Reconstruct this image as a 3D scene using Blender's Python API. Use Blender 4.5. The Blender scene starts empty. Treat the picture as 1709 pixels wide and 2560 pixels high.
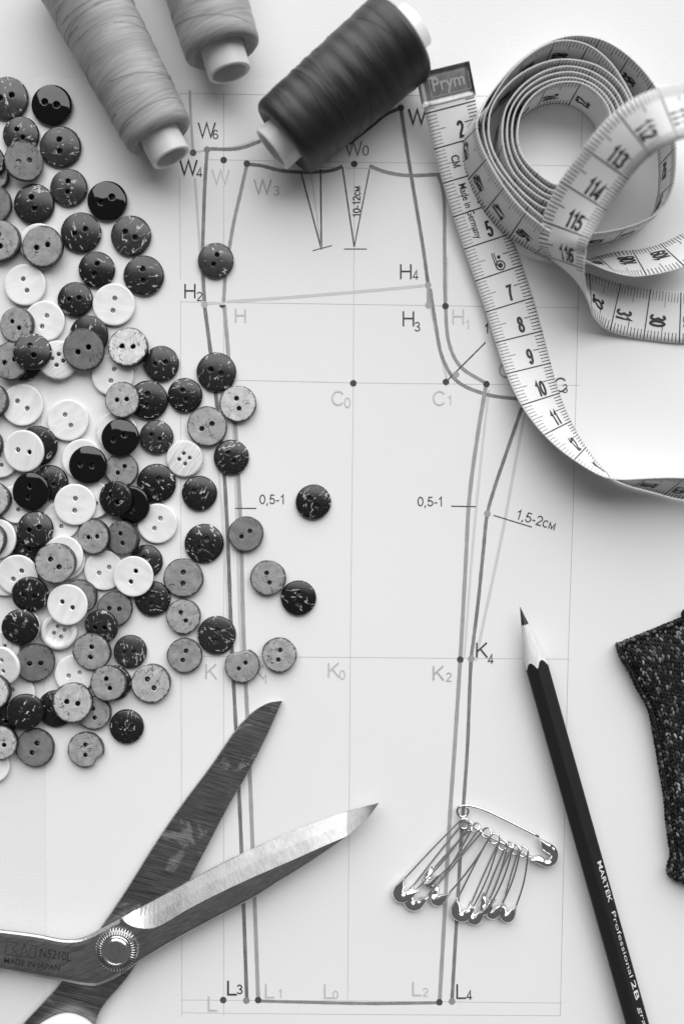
import bpy, math, random
import numpy as np
from mathutils import Vector, Matrix, Euler
from mathutils.geometry import delaunay_2d_cdt

random.seed(7)
rng = np.random.default_rng(11)
scene = bpy.context.scene
COL = scene.collection
MM = 0.001
DIST = 300.0                     # camera height above the table, mm
K = 0.1205                       # mm on the table per photograph pixel

# ------------------------------------------------------------------ camera, light, exposure
cam_d = bpy.data.cameras.new('camera')
cam = bpy.data.objects.new('camera', cam_d)
COL.objects.link(cam)
cam.location = (0, 0, DIST * MM)
cam.rotation_euler = (0, 0, 0)
cam_d.sensor_fit = 'HORIZONTAL'
cam_d.sensor_width = 24.0
cam_d.lens = 24.0 * DIST / (1709 * K)
cam_d.clip_start = 0.01
cam_d.clip_end = 20.0
cam_d.dof.use_dof = True
cam_d.dof.focus_distance = (DIST - 2.0) * MM
cam_d.dof.aperture_fstop = 3.3
scene.camera = cam

world = bpy.data.worlds.new('World')
scene.world = world
world.use_nodes = True
bg = world.node_tree.nodes['Background']
bg.inputs['Color'].default_value = (1, 1, 1, 1)
bg.inputs['Strength'].default_value = 0.12

def area_light(name, loc, target, sx, sy, power):
    l = bpy.data.lights.new(name, 'AREA')
    l.shape = 'RECTANGLE'
    l.size = sx; l.size_y = sy
    l.energy = power
    o = bpy.data.objects.new(name, l)
    COL.objects.link(o)
    o.location = loc
    d = Vector(target) - Vector(loc)
    o.rotation_euler = d.to_track_quat('-Z', 'Y').to_euler()
    return o

area_light('window_light', (0.55, 3.12, 2.62), (0.0, 0.0, 0.75), 7.4, 5.4, 478.0)

vs = scene.view_settings
vs.view_transform = 'Standard'
vs.look = 'None'
vs.exposure = 0.0
vs.gamma = 1.0
vs.use_curve_mapping = False

# ------------------------------------------------------------------ pixel helpers (mm results)
def S(px, py, z=0.0):            # photograph pixel at height z (mm) -> mm
    f = K * (DIST - z) / DIST
    return np.array([(px - 854.5) * f, -(py - 1280.0) * f, z])
DSC = 1709.0 / 1568.0
def P(px, py, z=0.0):            # full-view pixel (1568 wide)
    return S(px * DSC, py * DSC, z)
def Z(ox, oy, sc):
    return lambda x, y, z=0.0: S(ox + x / sc, oy + y / sc, z)
Z3 = Z(1009, 50, 2.24)
R4 = Z(1009, 600, 2.24)
Z5 = Z(0, 1700, 2.0907)
Z7 = Z(950, 1970, 3.336)
Z8 = Z(1250, 1450, 2.1155)

# ------------------------------------------------------------------ node helpers
class NT:
    def __init__(self, name):
        m = bpy.data.materials.new(name)
        m.use_nodes = True
        self.m = m
        self.t = m.node_tree
        self.b = self.t.nodes['Principled BSDF']
    def link(self, a, b):
        self.t.links.new(a, b)
    def set(self, sock, v):
        if hasattr(v, 'is_output') or isinstance(v, bpy.types.NodeSocket):
            self.link(v, sock)
        else:
            sock.default_value = v
    def coord(self, kind='Object'):
        n = self.t.nodes.new('ShaderNodeTexCoord')
        return n.outputs[kind]
    def math(self, op, a, b=0.0, c=None, clamp=False):
        n = self.t.nodes.new('ShaderNodeMath'); n.operation = op; n.use_clamp = clamp
        self.set(n.inputs[0], a); self.set(n.inputs[1], b)
        if c is not None: self.set(n.inputs[2], c)
        return n.outputs[0]
    def vmath(self, op, a, b=(0, 0, 0)):
        n = self.t.nodes.new('ShaderNodeVectorMath'); n.operation = op
        self.set(n.inputs[0], a)
        if op == 'SCALE': self.set(n.inputs['Scale'], b)
        else: self.set(n.inputs[1], b)
        return n.outputs[0]
    def mapping(self, v, scale=(1, 1, 1), rot=(0, 0, 0), loc=(0, 0, 0)):
        n = self.t.nodes.new('ShaderNodeMapping')
        self.link(v, n.inputs['Vector'])
        self.set(n.inputs['Scale'], scale); self.set(n.inputs['Rotation'], rot); self.set(n.inputs['Location'], loc)
        return n.outputs[0]
    def noise(self, v, scale, detail=3.0, rough=0.5, dist=0.0):
        n = self.t.nodes.new('ShaderNodeTexNoise')
        self.link(v, n.inputs['Vector'])
        n.inputs['Scale'].default_value = scale
        n.inputs['Detail'].default_value = detail
        n.inputs['Roughness'].default_value = rough
        n.inputs['Distortion'].default_value = dist
        return n.outputs['Fac']
    def vor(self, v, scale, feature='F1'):
        n = self.t.nodes.new('ShaderNodeTexVoronoi'); n.feature = feature
        self.link(v, n.inputs['Vector'])
        n.inputs['Scale'].default_value = scale
        return n.outputs['Distance'], (n.outputs['Color'] if 'Color' in n.outputs else None)
    def ramp(self, f, a, b, va=0.0, vb=1.0):
        n = self.t.nodes.new('ShaderNodeMapRange'); n.interpolation_type = 'SMOOTHSTEP'
        self.set(n.inputs['Value'], f)
        self.set(n.inputs['From Min'], a); self.set(n.inputs['From Max'], b)
        self.set(n.inputs['To Min'], va); self.set(n.inputs['To Max'], vb)
        return n.outputs['Result']
    def mix(self, f, a, b):
        # scalar mix
        n = self.t.nodes.new('ShaderNodeMix'); n.data_type = 'FLOAT'
        self.set(n.inputs[0], f); self.set(n.inputs[2], a); self.set(n.inputs[3], b)
        return n.outputs[0]
    def gray(self, v):
        n = self.t.nodes.new('ShaderNodeCombineColor')
        for i in range(3): self.set(n.inputs[i], v)
        return n.outputs[0]
    def bump(self, h, strength, distance):
        n = self.t.nodes.new('ShaderNodeBump')
        n.inputs['Strength'].default_value = strength
        n.inputs['Distance'].default_value = distance
        self.link(h, n.inputs['Height'])
        self.link(n.outputs[0], self.b.inputs['Normal'])
    def rand(self):
        n = self.t.nodes.new('ShaderNodeObjectInfo')
        return n.outputs['Random']
    def base(self, v):
        if isinstance(v, (int, float)):
            self.b.inputs['Base Color'].default_value = (v, v, v, 1)
        else:
            self.link(self.gray(v), self.b.inputs['Base Color'])
    def p(self, **kw):
        for k, v in kw.items():
            k = {'rough': 'Roughness', 'metal': 'Metallic', 'spec': 'Specular IOR Level', 'aniso': 'Anisotropic',
                 'coat': 'Coat Weight', 'coatr': 'Coat Roughness', 'sheen': 'Sheen Weight', 'sss': 'Subsurface Weight',
                 'tang': 'Tangent', 'anirot': 'Anisotropic Rotation', 'trans': 'Transmission Weight'}[k]
            self.set(self.b.inputs[k], v)

def flat_mat(name, g, rough=0.6, **kw):
    n = NT(name); n.base(g); n.p(rough=rough, **kw)
    return n.m

# ------------------------------------------------------------------ materials
def m_table():
    n = NT('white_table'); c = n.coord()
    a = n.noise(c, 900, 4); b = n.noise(c, 14, 3)
    n.base(n.math('MULTIPLY_ADD', b, 0.03, n.math('MULTIPLY_ADD', a, 0.03, 0.715)))
    n.p(rough=0.6, spec=0.2)
    n.bump(n.noise(c, 1500, 4), 0.25, 0.0002)
    return n.m
def m_paper():
    n = NT('drawing_paper'); c = n.coord()
    a = n.noise(c, 1300, 4); b = n.noise(c, 20, 3)
    n.base(n.math('MULTIPLY_ADD', b, 0.03, n.math('MULTIPLY_ADD', a, 0.02, 0.755)))
    n.p(rough=0.65, spec=0.2)
    n.bump(n.noise(c, 1800, 3), 0.12, 0.0002)
    return n.m
INKS = {}
def ink(g, speck=0.18, paper=0.75):
    key = (round(g, 3), speck)
    if key in INKS: return INKS[key]
    n = NT('ink_%d' % int(g * 1000)); c = n.coord()
    a = n.ramp(n.noise(c, 2600, 4), 0.3, 0.75)
    b = n.ramp(n.noise(c, 190, 3), 0.35, 0.7)
    v = n.math('MULTIPLY_ADD', a, speck * (paper - g) * 0.6, g)
    v = n.math('MULTIPLY_ADD', b, speck * (paper - g) * 0.5, v)
    n.base(v); n.p(rough=0.6, spec=0.2)
    INKS[key] = n.m
    return n.m

def btn_coords(n):
    """object coordinates in mm, shifted by the object's random value"""
    r = n.rand()
    c = n.vmath('SCALE', n.coord(), 1000.0)
    cb = n.t.nodes.new('ShaderNodeCombineXYZ')
    n.link(n.math('MULTIPLY', r, 331.0), cb.inputs[0]); n.link(n.math('MULTIPLY', r, 173.0), cb.inputs[1])
    n.link(n.math('MULTIPLY', r, 91.0), cb.inputs[2])
    return c, n.vmath('ADD', c, cb.outputs[0]), r

def m_dark(name='dark_shell', tone=0.011, fleck=1.0):
    n = NT(name); c, o, r = btn_coords(n)
    rot = n.t.nodes.new('ShaderNodeCombineXYZ'); n.link(n.math('MULTIPLY', r, 40.0), rot.inputs[2])
    mp = n.mapping(o, scale=(1.0, 0.36, 0.4), rot=rot.outputs[0])
    wob = n.t.nodes.new('ShaderNodeTexNoise'); n.link(o, wob.inputs['Vector']); wob.inputs['Scale'].default_value = 0.9
    w = n.vmath('ADD', mp, n.vmath('SCALE', wob.outputs['Color'], 0.9))
    d, col = n.vor(w, 0.85)
    f1 = n.ramp(d, 0.12, 0.24, 1.0, 0.0)
    sep = n.t.nodes.new('ShaderNodeSeparateColor'); n.link(col, sep.inputs[0])
    thr = n.math('MULTIPLY_ADD', n.math('FRACT', n.math('MULTIPLY', r, 13.7)), 0.50, 0.30)
    f1 = n.math('MULTIPLY', f1, n.ramp(n.math('SUBTRACT', sep.outputs[0], thr), 0.0, 0.12))
    d2, col2 = n.vor(n.vmath('ADD', o, n.vmath('SCALE', wob.outputs['Color'], 1.2)), 1.25)
    sep2 = n.t.nodes.new('ShaderNodeSeparateColor'); n.link(col2, sep2.inputs[0])
    f2 = n.math('MULTIPLY', n.ramp(d2, 0.06, 0.17, 1.0, 0.0), n.ramp(n.math('SUBTRACT', sep2.outputs[0], thr), 0.05, 0.15))
    rd = n.math('ABSOLUTE', n.math('SUBTRACT', n.noise(mp, 0.33, 2.0), 0.5))
    f3 = n.math('MULTIPLY', n.ramp(rd, 0.006, 0.024, 1.0, 0.0), n.ramp(n.noise(o, 0.35, 2), 0.52, 0.60))
    f = n.math('MAXIMUM', n.math('MAXIMUM', f1, f2), f3)
    f = n.math('MULTIPLY', f, n.ramp(n.noise(o, 3.0, 2), 0.3, 0.62))
    f = n.math('MULTIPLY', f, fleck, clamp=True)
    b = n.math('MULTIPLY_ADD', n.noise(o, 0.8, 4), tone * 1.6, tone * 0.35)
    b = n.math('MULTIPLY', b, n.math('MULTIPLY_ADD', r, 1.1, 0.6))
    n.base(n.mix(f, b, 0.62))
    n.p(rough=n.math('MULTIPLY_ADD', f, 0.2, n.math('MULTIPLY_ADD', n.noise(o, 2.0, 3), 0.10, 0.19)), spec=0.5)
    n.bump(n.math('MULTIPLY_ADD', f, -0.6, n.noise(o, 5.0, 3)), 0.12, 0.0002)
    return n.m
def m_grey(name='grey_shell', tone=0.26):
    n = NT(name); c, o, r = btn_coords(n)
    a = n.noise(o, 3.2, 6, 0.65); b = n.noise(o, 0.42, 3)
    rot = n.t.nodes.new('ShaderNodeCombineXYZ'); n.link(n.math('MULTIPLY', r, 57.0), rot.inputs[2])
    fib = n.noise(n.mapping(o, scale=(4.5, 0.5, 1), rot=rot.outputs[0]), 1.0, 4)
    v = n.math('MULTIPLY', n.math('MULTIPLY_ADD', a, 0.85, 0.58), n.math('MULTIPLY_ADD', b, 0.9, 0.55))
    v = n.math('MULTIPLY', v, n.math('MULTIPLY_ADD', fib, 0.5, 0.75))
    v = n.math('MULTIPLY', v, n.math('MULTIPLY_ADD', r, tone * 0.75, tone * 0.62))
    rd = n.math('ABSOLUTE', n.math('SUBTRACT', n.noise(n.mapping(o, scale=(1.0, 0.5, 1), rot=rot.outputs[0]), 0.30, 3.0, 0.6), 0.5))
    cr = n.math('MULTIPLY', n.ramp(rd, 0.003, 0.012, 1.0, 0.0), n.ramp(n.noise(o, 0.3, 2), 0.47, 0.56))
    # worn patch where the dark outer skin shows
    pt = n.ramp(n.noise(o, 0.28, 4, 0.6), 0.66, 0.71)
    # dark irregular rim left from turning
    ln = n.t.nodes.new('ShaderNodeVectorMath'); ln.operation = 'LENGTH'
    n.link(n.vmath('MULTIPLY', c, (1, 1, 0)), ln.inputs[0])
    rim = n.ramp(n.math('MULTIPLY_ADD', n.noise(o, 0.9, 5, 0.65), 1.7, ln.outputs['Value']), 6.30, 6.65)
    k = n.math('MAXIMUM', n.math('MAXIMUM', n.math('MULTIPLY', cr, 0.9), n.math('MULTIPLY', pt, 0.85)), n.math('MULTIPLY', rim, 0.85))
    n.base(n.mix(k, v, 0.028))
    n.p(rough=0.55, spec=0.35)
    h = n.math('SUBTRACT', n.math('MULTIPLY_ADD', fib, 0.5, a), n.math('MULTIPLY', cr, 1.2))
    n.bump(h, 0.45, 0.0003)
    return n.m
def m_pearl():
    n = NT('pearl_shell'); c, o, r = btn_coords(n)
    rot = n.t.nodes.new('ShaderNodeCombineXYZ'); n.link(n.math('MULTIPLY', r, 71.0), rot.inputs[2])
    mp = n.mapping(o, scale=(0.5, 0.1, 0.5), rot=rot.outputs[0])
    a = n.noise(mp, 1.0, 4, 0.55, 0.6); b = n.noise(o, 0.22, 2)
    v = n.math('MULTIPLY_ADD', n.ramp(a, 0.3, 0.7), 0.10, 0.70)
    v = n.math('MULTIPLY_ADD', n.ramp(b, 0.35, 0.65), 0.06, v)
    n.base(v)
    n.p(rough=n.math('MULTIPLY_ADD', a, 0.2, 0.22), spec=0.45, coat=0.25, coatr=0.15)
    return n.m
def m_streak():
    n = NT('streaked_white'); c, o, r = btn_coords(n)
    rot = n.t.nodes.new('ShaderNodeCombineXYZ'); n.link(n.math('MULTIPLY', r, 71.0), rot.inputs[2])
    mp = n.mapping(o, scale=(2.6, 0.18, 1), rot=rot.outputs[0])
    a = n.noise(mp, 1.0, 4, 0.6)
    n.base(n.ramp(a, 0.3, 0.62, 0.50, 0.76)); n.p(rough=0.4, spec=0.4)
    return n.m
def m_thread(name, g, spec, rough):
    n = NT(name)
    uv = n.coord('UV')
    def lay(rot, sx, sy, det=2, ro=0.5):
        return n.noise(n.mapping(n.mapping(uv, rot=(0, 0, rot)), scale=(sx, sy, 1)), 1.0, det, ro)
    sel = n.ramp(lay(0.3, 40, 110), 0.46, 0.54)
    sel2 = n.ramp(lay(-0.2, 50, 130), 0.46, 0.54)
    fine = n.mix(sel, lay(-0.13, 12, 2000, 1), lay(0.15, 12, 2000, 1))
    fine = n.mix(sel2, fine, lay(0.03, 10, 2000, 1))
    band = n.mix(sel, lay(-0.13, 8, 900, 1, 0.5), lay(0.15, 8, 900, 1, 0.5))
    soft = lay(0.1, 60, 120, 2)
    x = fine
    v = n.math('MULTIPLY', n.ramp(fine, 0.3, 0.7, g * 0.80, g * 1.15), n.ramp(band, 0.25, 0.75, 0.90, 1.07))
    v = n.math('MULTIPLY', v, n.ramp(soft, 0.3, 0.7, 0.85, 1.1))
    n.base(v)
    n.p(rough=rough, spec=spec, sheen=0.05)
    n.bump(n.math('ADD', x, n.math('MULTIPLY', band, 0.6)), 0.30, 0.0003)
    return n.m
def m_steel(name, base, rough, sx, sy, rotz, amp=0.35, smudge=0.0):
    n = NT(name); c = n.vmath('SCALE', n.coord(), 1000.0)
    mp = n.mapping(n.mapping(c, rot=(0, 0, rotz)), scale=(sx, sy, 1))
    a = n.noise(mp, 1.0, 4, 0.6)
    b = n.noise(c, 0.16, 4)
    v = n.math('MULTIPLY', n.ramp(a, 0.25, 0.75, base * (1 - amp), base * (1 + amp)), n.math('MULTIPLY_ADD', b, 0.6, 0.7))
    rr = n.math('MULTIPLY_ADD', a, 0.12, rough)
    if smudge:
        sm = n.ramp(n.noise(c, 0.09, 5, 0.6, 0.8), 0.55, 0.64)
        v = n.math('MULTIPLY_ADD', sm, smudge, v)
        rr = n.math('MULTIPLY_ADD', sm, 0.2, rr)
    n.base(v)
    n.p(metal=1.0, rough=rr)
    n.bump(a, 0.25, 0.0001)
    return n.m
def m_clasp():
    n = NT('pressed_nickel'); c = n.coord()
    n.base(0.82); n.p(metal=1.0, rough=0.16)
    n.bump(n.noise(c, 330, 1), 0.45, 0.0010)
    return n.m
def m_tape(): 
    n = NT('tape_vinyl'); c = n.coord()
    n.base(n.math('MULTIPLY_ADD', n.noise(c, 500, 4), 0.03, 0.69)); n.p(rough=0.42, spec=0.4)
    n.bump(n.noise(c, 2200, 2), 0.15, 0.0001)
    return n.m
def m_lacquer():
    n = NT('black_lacquer'); c = n.coord()
    n.base(0.013); n.p(rough=n.math('MULTIPLY_ADD', n.noise(c, 300, 3), 0.1, 0.30), spec=0.6)
    return n.m
def m_wood():
    n = NT('pencil_wood'); c = n.coord()
    a = n.noise(n.mapping(c, rot=(0, 0, 0.27), scale=(1200, 160, 1200)), 1.0, 4)
    n.base(n.ramp(a, 0.2, 0.8, 0.56, 0.70)); n.p(rough=0.7, spec=0.2)
    return n.m
def m_yarn():
    n = NT('tweed_yarn')
    at = n.t.nodes.new('ShaderNodeAttribute'); at.attribute_name = 'tone'
    c = n.coord()
    v = n.math('MULTIPLY', at.outputs['Fac'], n.math('MULTIPLY_ADD', n.noise(c, 3500, 3), 1.2, 0.4))
    n.base(v); n.p(rough=0.95, spec=0.05, sheen=0.1)
    return n.m

M = dict(table=m_table(), paper=m_paper(), dark=m_dark(), dark2=m_dark('dark_shell_pale', 0.024, 1.0),
         dark3=m_dark('dark_shell_plain', 0.010, 0.8), grey=m_grey(), grey2=m_grey('grey_shell_pale', 0.42),
         edge=flat_mat('shell_edge', 0.016, 0.45), pearl=m_pearl(), streak=m_streak(),
         black=flat_mat('gloss_black', 0.004, 0.035, spec=0.55),
         thread=m_thread('grey_thread', 0.33, 0.3, 0.5), thread_d=m_thread('charcoal_thread', 0.011, 0.5, 0.45),
         plastic=flat_mat('white_plastic', 0.74, 0.35, sss=0.0),
         tape=m_tape(), tapeink=flat_mat('tape_ink', 0.012, 0.5), tapegrey=flat_mat('tape_ink_grey', 0.22, 0.5),
         tab=m_steel('tab_metal', 0.24, 0.30, 1.2, 0.2, 0.25, 0.12),
         blade=m_steel('blade_steel', 0.30, 0.30, 0.10, 5.0, 0.26, 0.62, 0.05),
         face=m_steel('brushed_steel', 0.40, 0.33, 0.25, 8.0, -0.45, 0.45),
         ground=m_steel('ground_steel', 0.44, 0.34, 5.0, 0.12, -0.40, 0.22),
         clasp=m_clasp(), chrome=m_steel('chrome', 0.80, 0.12, 1.2, 1.2, 0.0, 0.10), chrome2=flat_mat('wire_nickel', 0.72, 0.24, metal=1.0),
         knurl=flat_mat('knurled_steel', 0.42, 0.2, metal=1.0), tabrelief=flat_mat('tab_relief', 0.7, 0.3, metal=1.0), etch=flat_mat('etched_mark', 0.015, 0.7), lacquer=m_lacquer(), wood=m_wood(),
         graphite=flat_mat('graphite', 0.045, 0.35, metal=0.5), silver=flat_mat('silver_print', 0.72, 0.4),
         yarn=m_yarn())

# ------------------------------------------------------------------ object helpers (mesh data in mm, world space)
def thing(name, label, cat, loc=(0, 0, 0), group=None):
    o = bpy.data.objects.new(name, None)
    COL.objects.link(o)
    o.empty_display_size = 0.01
    o.location = Vector(loc) * MM
    tag(o, label, cat, group)
    return o
def tag(o, label=None, cat=None, group=None, kind=None):
    if label: o['label'] = label
    if cat: o['category'] = cat
    if group: o['group'] = group
    if kind: o['kind'] = kind
    return o
def world_loc(o):
    v = Vector((0, 0, 0))
    while o is not None:
        v = v + o.location; o = o.parent
    return v
def mesh(name, verts, faces, mats, smooth=False, mi=None, uv=None):
    me = bpy.data.meshes.new(name)
    me.from_pydata([tuple(v) for v in verts], [], [tuple(f) for f in faces])
    for m in (mats if isinstance(mats, (list, tuple)) else [mats]): me.materials.append(m)
    if smooth: me.polygons.foreach_set('use_smooth', [True] * len(me.polygons))
    if mi is not None: me.polygons.foreach_set('material_index', mi)
    if uv is not None:
        lay = me.uv_layers.new(name='UVMap')
        for i, l in enumerate(me.loops): lay.data[i].uv = uv[l.vertex_index]
    me.update()
    return me
def obj(name, verts, faces, mats, parent=None, smooth=False, mi=None, uv=None):
    v = np.asarray(verts, float) * MM
    if parent is not None: v = v - np.array(world_loc(parent))
    o = bpy.data.objects.new(name, mesh(name, v, faces, mats, smooth, mi, uv))
    COL.objects.link(o)
    o.parent = parent
    return o
class MB:
    def __init__(self): self.v = []; self.f = []
    def add(self, verts, faces):
        k = len(self.v)
        self.v.extend([tuple(p) for p in verts]); self.f.extend([tuple(i + k for i in f) for f in faces])
    def obj(self, name, mat, parent=None, smooth=False):
        return obj(name, self.v, self.f, mat, parent, smooth)

def catmull(pts, n=12, closed=False):
    p = np.asarray(pts, float); out = []
    N = len(p)
    for i in range(N if closed else N - 1):
        if closed: a, b, c, d = p[(i - 1) % N], p[i], p[(i + 1) % N], p[(i + 2) % N]
        else:
            b, c = p[i], p[i + 1]
            a = p[i - 1] if i > 0 else 2 * b - c
            d = p[i + 2] if i + 2 < N else 2 * c - b
        # centripetal
        t0 = 0.0; t1 = t0 + max(np.linalg.norm(b - a), 1e-6) ** 0.5
        t2 = t1 + max(np.linalg.norm(c - b), 1e-6) ** 0.5; t3 = t2 + max(np.linalg.norm(d - c), 1e-6) ** 0.5
        for j in range(n):
            t = t1 + (t2 - t1) * j / n
            A1 = (t1 - t) / (t1 - t0) * a + (t - t0) / (t1 - t0) * b
            A2 = (t2 - t) / (t2 - t1) * b + (t - t1) / (t2 - t1) * c
            A3 = (t3 - t) / (t3 - t2) * c + (t - t2) / (t3 - t2) * d
            B1 = (t2 - t) / (t2 - t0) * A1 + (t - t0) / (t2 - t0) * A2
            B2 = (t3 - t) / (t3 - t1) * A2 + (t - t1) / (t3 - t1) * A3
            out.append((t2 - t) / (t2 - t1) * B1 + (t - t1) / (t2 - t1) * B2)
    if not closed: out.append(p[-1])
    return np.array(out)
def unit(v):
    n = np.linalg.norm(v, axis=-1, keepdims=True)
    return v / np.maximum(n, 1e-9)
def tube(path, r, seg=8, closed=False, cap=True):
    p = np.asarray(path, float); N = len(p)
    rr = np.full(N, r) if np.isscalar(r) else np.asarray(r, float)
    t = np.roll(p, -1, 0) - np.roll(p, 1, 0)
    if not closed: t[0] = p[1] - p[0]; t[-1] = p[-1] - p[-2]
    t = unit(t)
    up = np.array([0, 0, 1.0]) if abs(t[0][2]) < 0.9 else np.array([1.0, 0, 0])
    a = unit(np.cross(t[0], up)); V = []; 
    for i in range(N):
        a = unit(a - t[i] * np.dot(a, t[i])); b = np.cross(t[i], a)
        for j in range(seg):
            w = 2 * math.pi * j / seg
            V.append(p[i] + rr[i] * (math.cos(w) * a + math.sin(w) * b))
    F = []
    for i in range(N if closed else N - 1):
        i2 = (i + 1) % N
        for j in range(seg):
            j2 = (j + 1) % seg
            F.append((i * seg + j, i * seg + j2, i2 * seg + j2, i2 * seg + j))
    if cap and not closed:
        F.append(tuple(range(seg - 1, -1, -1))); F.append(tuple(range((N - 1) * seg, N * seg)))
    return V, F
def lathe(profile, origin, axis, seg=64, rfun=None, uvs=False):
    """profile: (distance along axis, radius); surface of revolution in world mm"""
    ax = unit(np.asarray(axis, float)); up = np.array([0, 0, 1.0])
    if abs(ax[2]) > 0.95: up = np.array([0, 1.0, 0])
    e1 = unit(np.cross(ax, up)); e2 = np.cross(e1, ax)
    V = []; F = []; UV = []
    for i, (h, r) in enumerate(profile):
        for j in range(seg + 1):
            w = 2 * math.pi * j / seg
            rj = r + (rfun(h, w) if rfun else 0.0)
            V.append(np.asarray(origin) + ax * h + rj * (math.cos(w) * e1 + math.sin(w) * e2))
            UV.append((w * r * MM, h * MM))
    for i in range(len(profile) - 1):
        for j in range(seg):
            a = i * (seg + 1) + j; b = a + seg + 1
            F.append((a, a + 1, b + 1, b))
    return (V, F, UV) if uvs else (V, F)

# text as mesh outlines, taken from the built-in typeface
_tc = {}
def text_mesh(s, bold=0.0, sx=1.0):
    key = (s, bold, sx)
    if key in _tc: return _tc[key]
    cu = bpy.data.curves.new('glyphs', 'FONT')
    cu.body = s; cu.size = 1.0; cu.offset = bold; cu.resolution_u = 3
    o = bpy.data.objects.new('glyphs', cu); COL.objects.link(o)
    dg = bpy.context.evaluated_depsgraph_get()
    me = o.evaluated_get(dg).to_mesh()
    v = np.array([tuple(q.co) for q in me.vertices]).reshape(-1, 3); f = [tuple(q.vertices) for q in me.polygons]
    o.evaluated_get(dg).to_mesh_clear()
    bpy.data.objects.remove(o); bpy.data.curves.remove(cu)
    v = v[:, :2].copy(); v[:, 0] *= sx
    _tc[key] = (v, f)
    return v, f
CAPH = None
def cap_h():
    global CAPH
    if CAPH is None:
        v, f = text_mesh('H'); CAPH = v[:, 1].max()
    return CAPH

# plain grotesque drawn with strokes (capital height 1), used for the drawing's and the tape's figures
def _arc(cx, cy, rx, ry, a0, a1, n=14):
    return [(cx + rx * math.cos(math.radians(a)), cy + ry * math.sin(math.radians(a))) for a in np.linspace(a0, a1, n)]
GLY = {
 '0': (0.56, [_arc(0.28, 0.5, 0.225, 0.445, 90, 450, 29)]),
 '1': (0.50, [[(0.09, 0.73), (0.20, 0.80), (0.30, 0.97), (0.30, 0.0)]]),
 '2': (0.56, [_arc(0.28, 0.70, 0.215, 0.245, 170, -28, 14) + [(0.38, 0.47), (0.20, 0.27), (0.085, 0.055), (0.52, 0.055)]]),
 '3': (0.56, [_arc(0.26, 0.735, 0.19, 0.21, 165, -80, 15) + [(0.22, 0.525)], _arc(0.26, 0.275, 0.225, 0.22, 85, -160, 18)]),
 '4': (0.56, [[(0.54, 0.25), (0.06, 0.25), (0.385, 0.96), (0.385, 0.0)]]),
 '5': (0.56, [[(0.47, 0.94), (0.15, 0.94), (0.09, 0.46)] + _arc(0.27, 0.32, 0.225, 0.265, 140, -165, 18)]),
 '6': (0.56, [_arc(0.285, 0.30, 0.205, 0.245, 180, -180, 24), [(0.08, 0.34), (0.085, 0.55), (0.13, 0.80), (0.24, 0.93), (0.36, 0.93), (0.47, 0.78)]]),
 '7': (0.56, [[(0.05, 0.94), (0.50, 0.94), (0.36, 0.70), (0.25, 0.40), (0.20, 0.0)]]),
 '8': (0.56, [_arc(0.28, 0.735, 0.175, 0.205, -90, 270, 24), _arc(0.28, 0.275, 0.215, 0.225, 90, 450, 24)]),
 '9': (0.56, [_arc(0.275, 0.70, 0.205, 0.245, 0, 360, 24), [(0.48, 0.66), (0.475, 0.45), (0.43, 0.20), (0.32, 0.07), (0.20, 0.07), (0.09, 0.22)]]),
 'W': (0.96, [[(0.02, 1.0), (0.25, 0.02), (0.47, 0.97), (0.69, 0.02), (0.92, 1.0)]]),
 'H': (0.80, [[(0.09, 1), (0.09, 0)], [(0.66, 1), (0.66, 0)], [(0.12, 0.52), (0.63, 0.52)]]),
 'C': (0.80, [_arc(0.41, 0.5, 0.335, 0.455, 38, 322, 30)]),
 'K': (0.74, [[(0.09, 1), (0.09, 0)], [(0.66, 1.0), (0.11, 0.40)], [(0.28, 0.60), (0.69, 0.0)]]),
 'L': (0.62, [[(0.08, 1.0), (0.08, 0.055), (0.58, 0.055)]]),
 ',': (0.28, [[(0.14, 0.10), (0.14, 0.0), (0.08, -0.16)]]),
 '-': (0.36, [[(0.04, 0.36), (0.32, 0.36)]]),
 '\u0441': (0.52, [_arc(0.28, 0.365, 0.21, 0.32, 40, 320, 20)]),
 '\u043c': (0.70, [[(0.08, 0.0), (0.09, 0.66), (0.32, 0.08), (0.55, 0.66), (0.56, 0.0)]]),
 'M': (0.80, [[(0.08, 0.0), (0.09, 0.95), (0.38, 0.08), (0.67, 0.95), (0.68, 0.0)]]),
}
def pen(pts, w):
    """mitred stroke -> verts2d, faces"""
    p = np.asarray(pts, float); closed = np.linalg.norm(p[0] - p[-1]) < 1e-6
    d = unit(np.diff(p, axis=0)); n = len(p); L = []; R_ = []
    for i in range(n):
        a = d[i - 1] if i > 0 else (d[-1] if closed else d[0]); b = d[i] if i < n - 1 else (d[0] if closed else d[-1])
        na = np.array([-a[1], a[0]]); nb = np.array([-b[1], b[0]]); m = unit(na + nb) if np.linalg.norm(na + nb) > 0.2 else na
        k = min(1.0 / max(np.dot(m, na), 0.3), 2.6)
        L.append(p[i] + m * w / 2 * k); R_.append(p[i] - m * w / 2 * k)
    return np.array(L + R_), [(i + 1, i, n + i, n + i + 1) for i in range(n - 1)]
_gc = {}
def stroke_text(s, weight=0.105, sx=1.0):
    """returns verts (x, y, layer) and faces"""
    key = (s, weight, sx)
    if key in _gc: return _gc[key]
    V = []; F = []; x0 = 0.0
    for ch in s:
        adv, st = GLY[ch]
        for li, q in enumerate(st):
            v, f = pen([(x0 + a * sx, b) for a, b in q], weight)
            k = len(V); V += [(a, b, li) for a, b in v]; F += [tuple(i + k for i in g) for g in f]
        x0 += (adv + 0.03) * sx
    _gc[key] = (np.array(V), F)
    return _gc[key]

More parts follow.
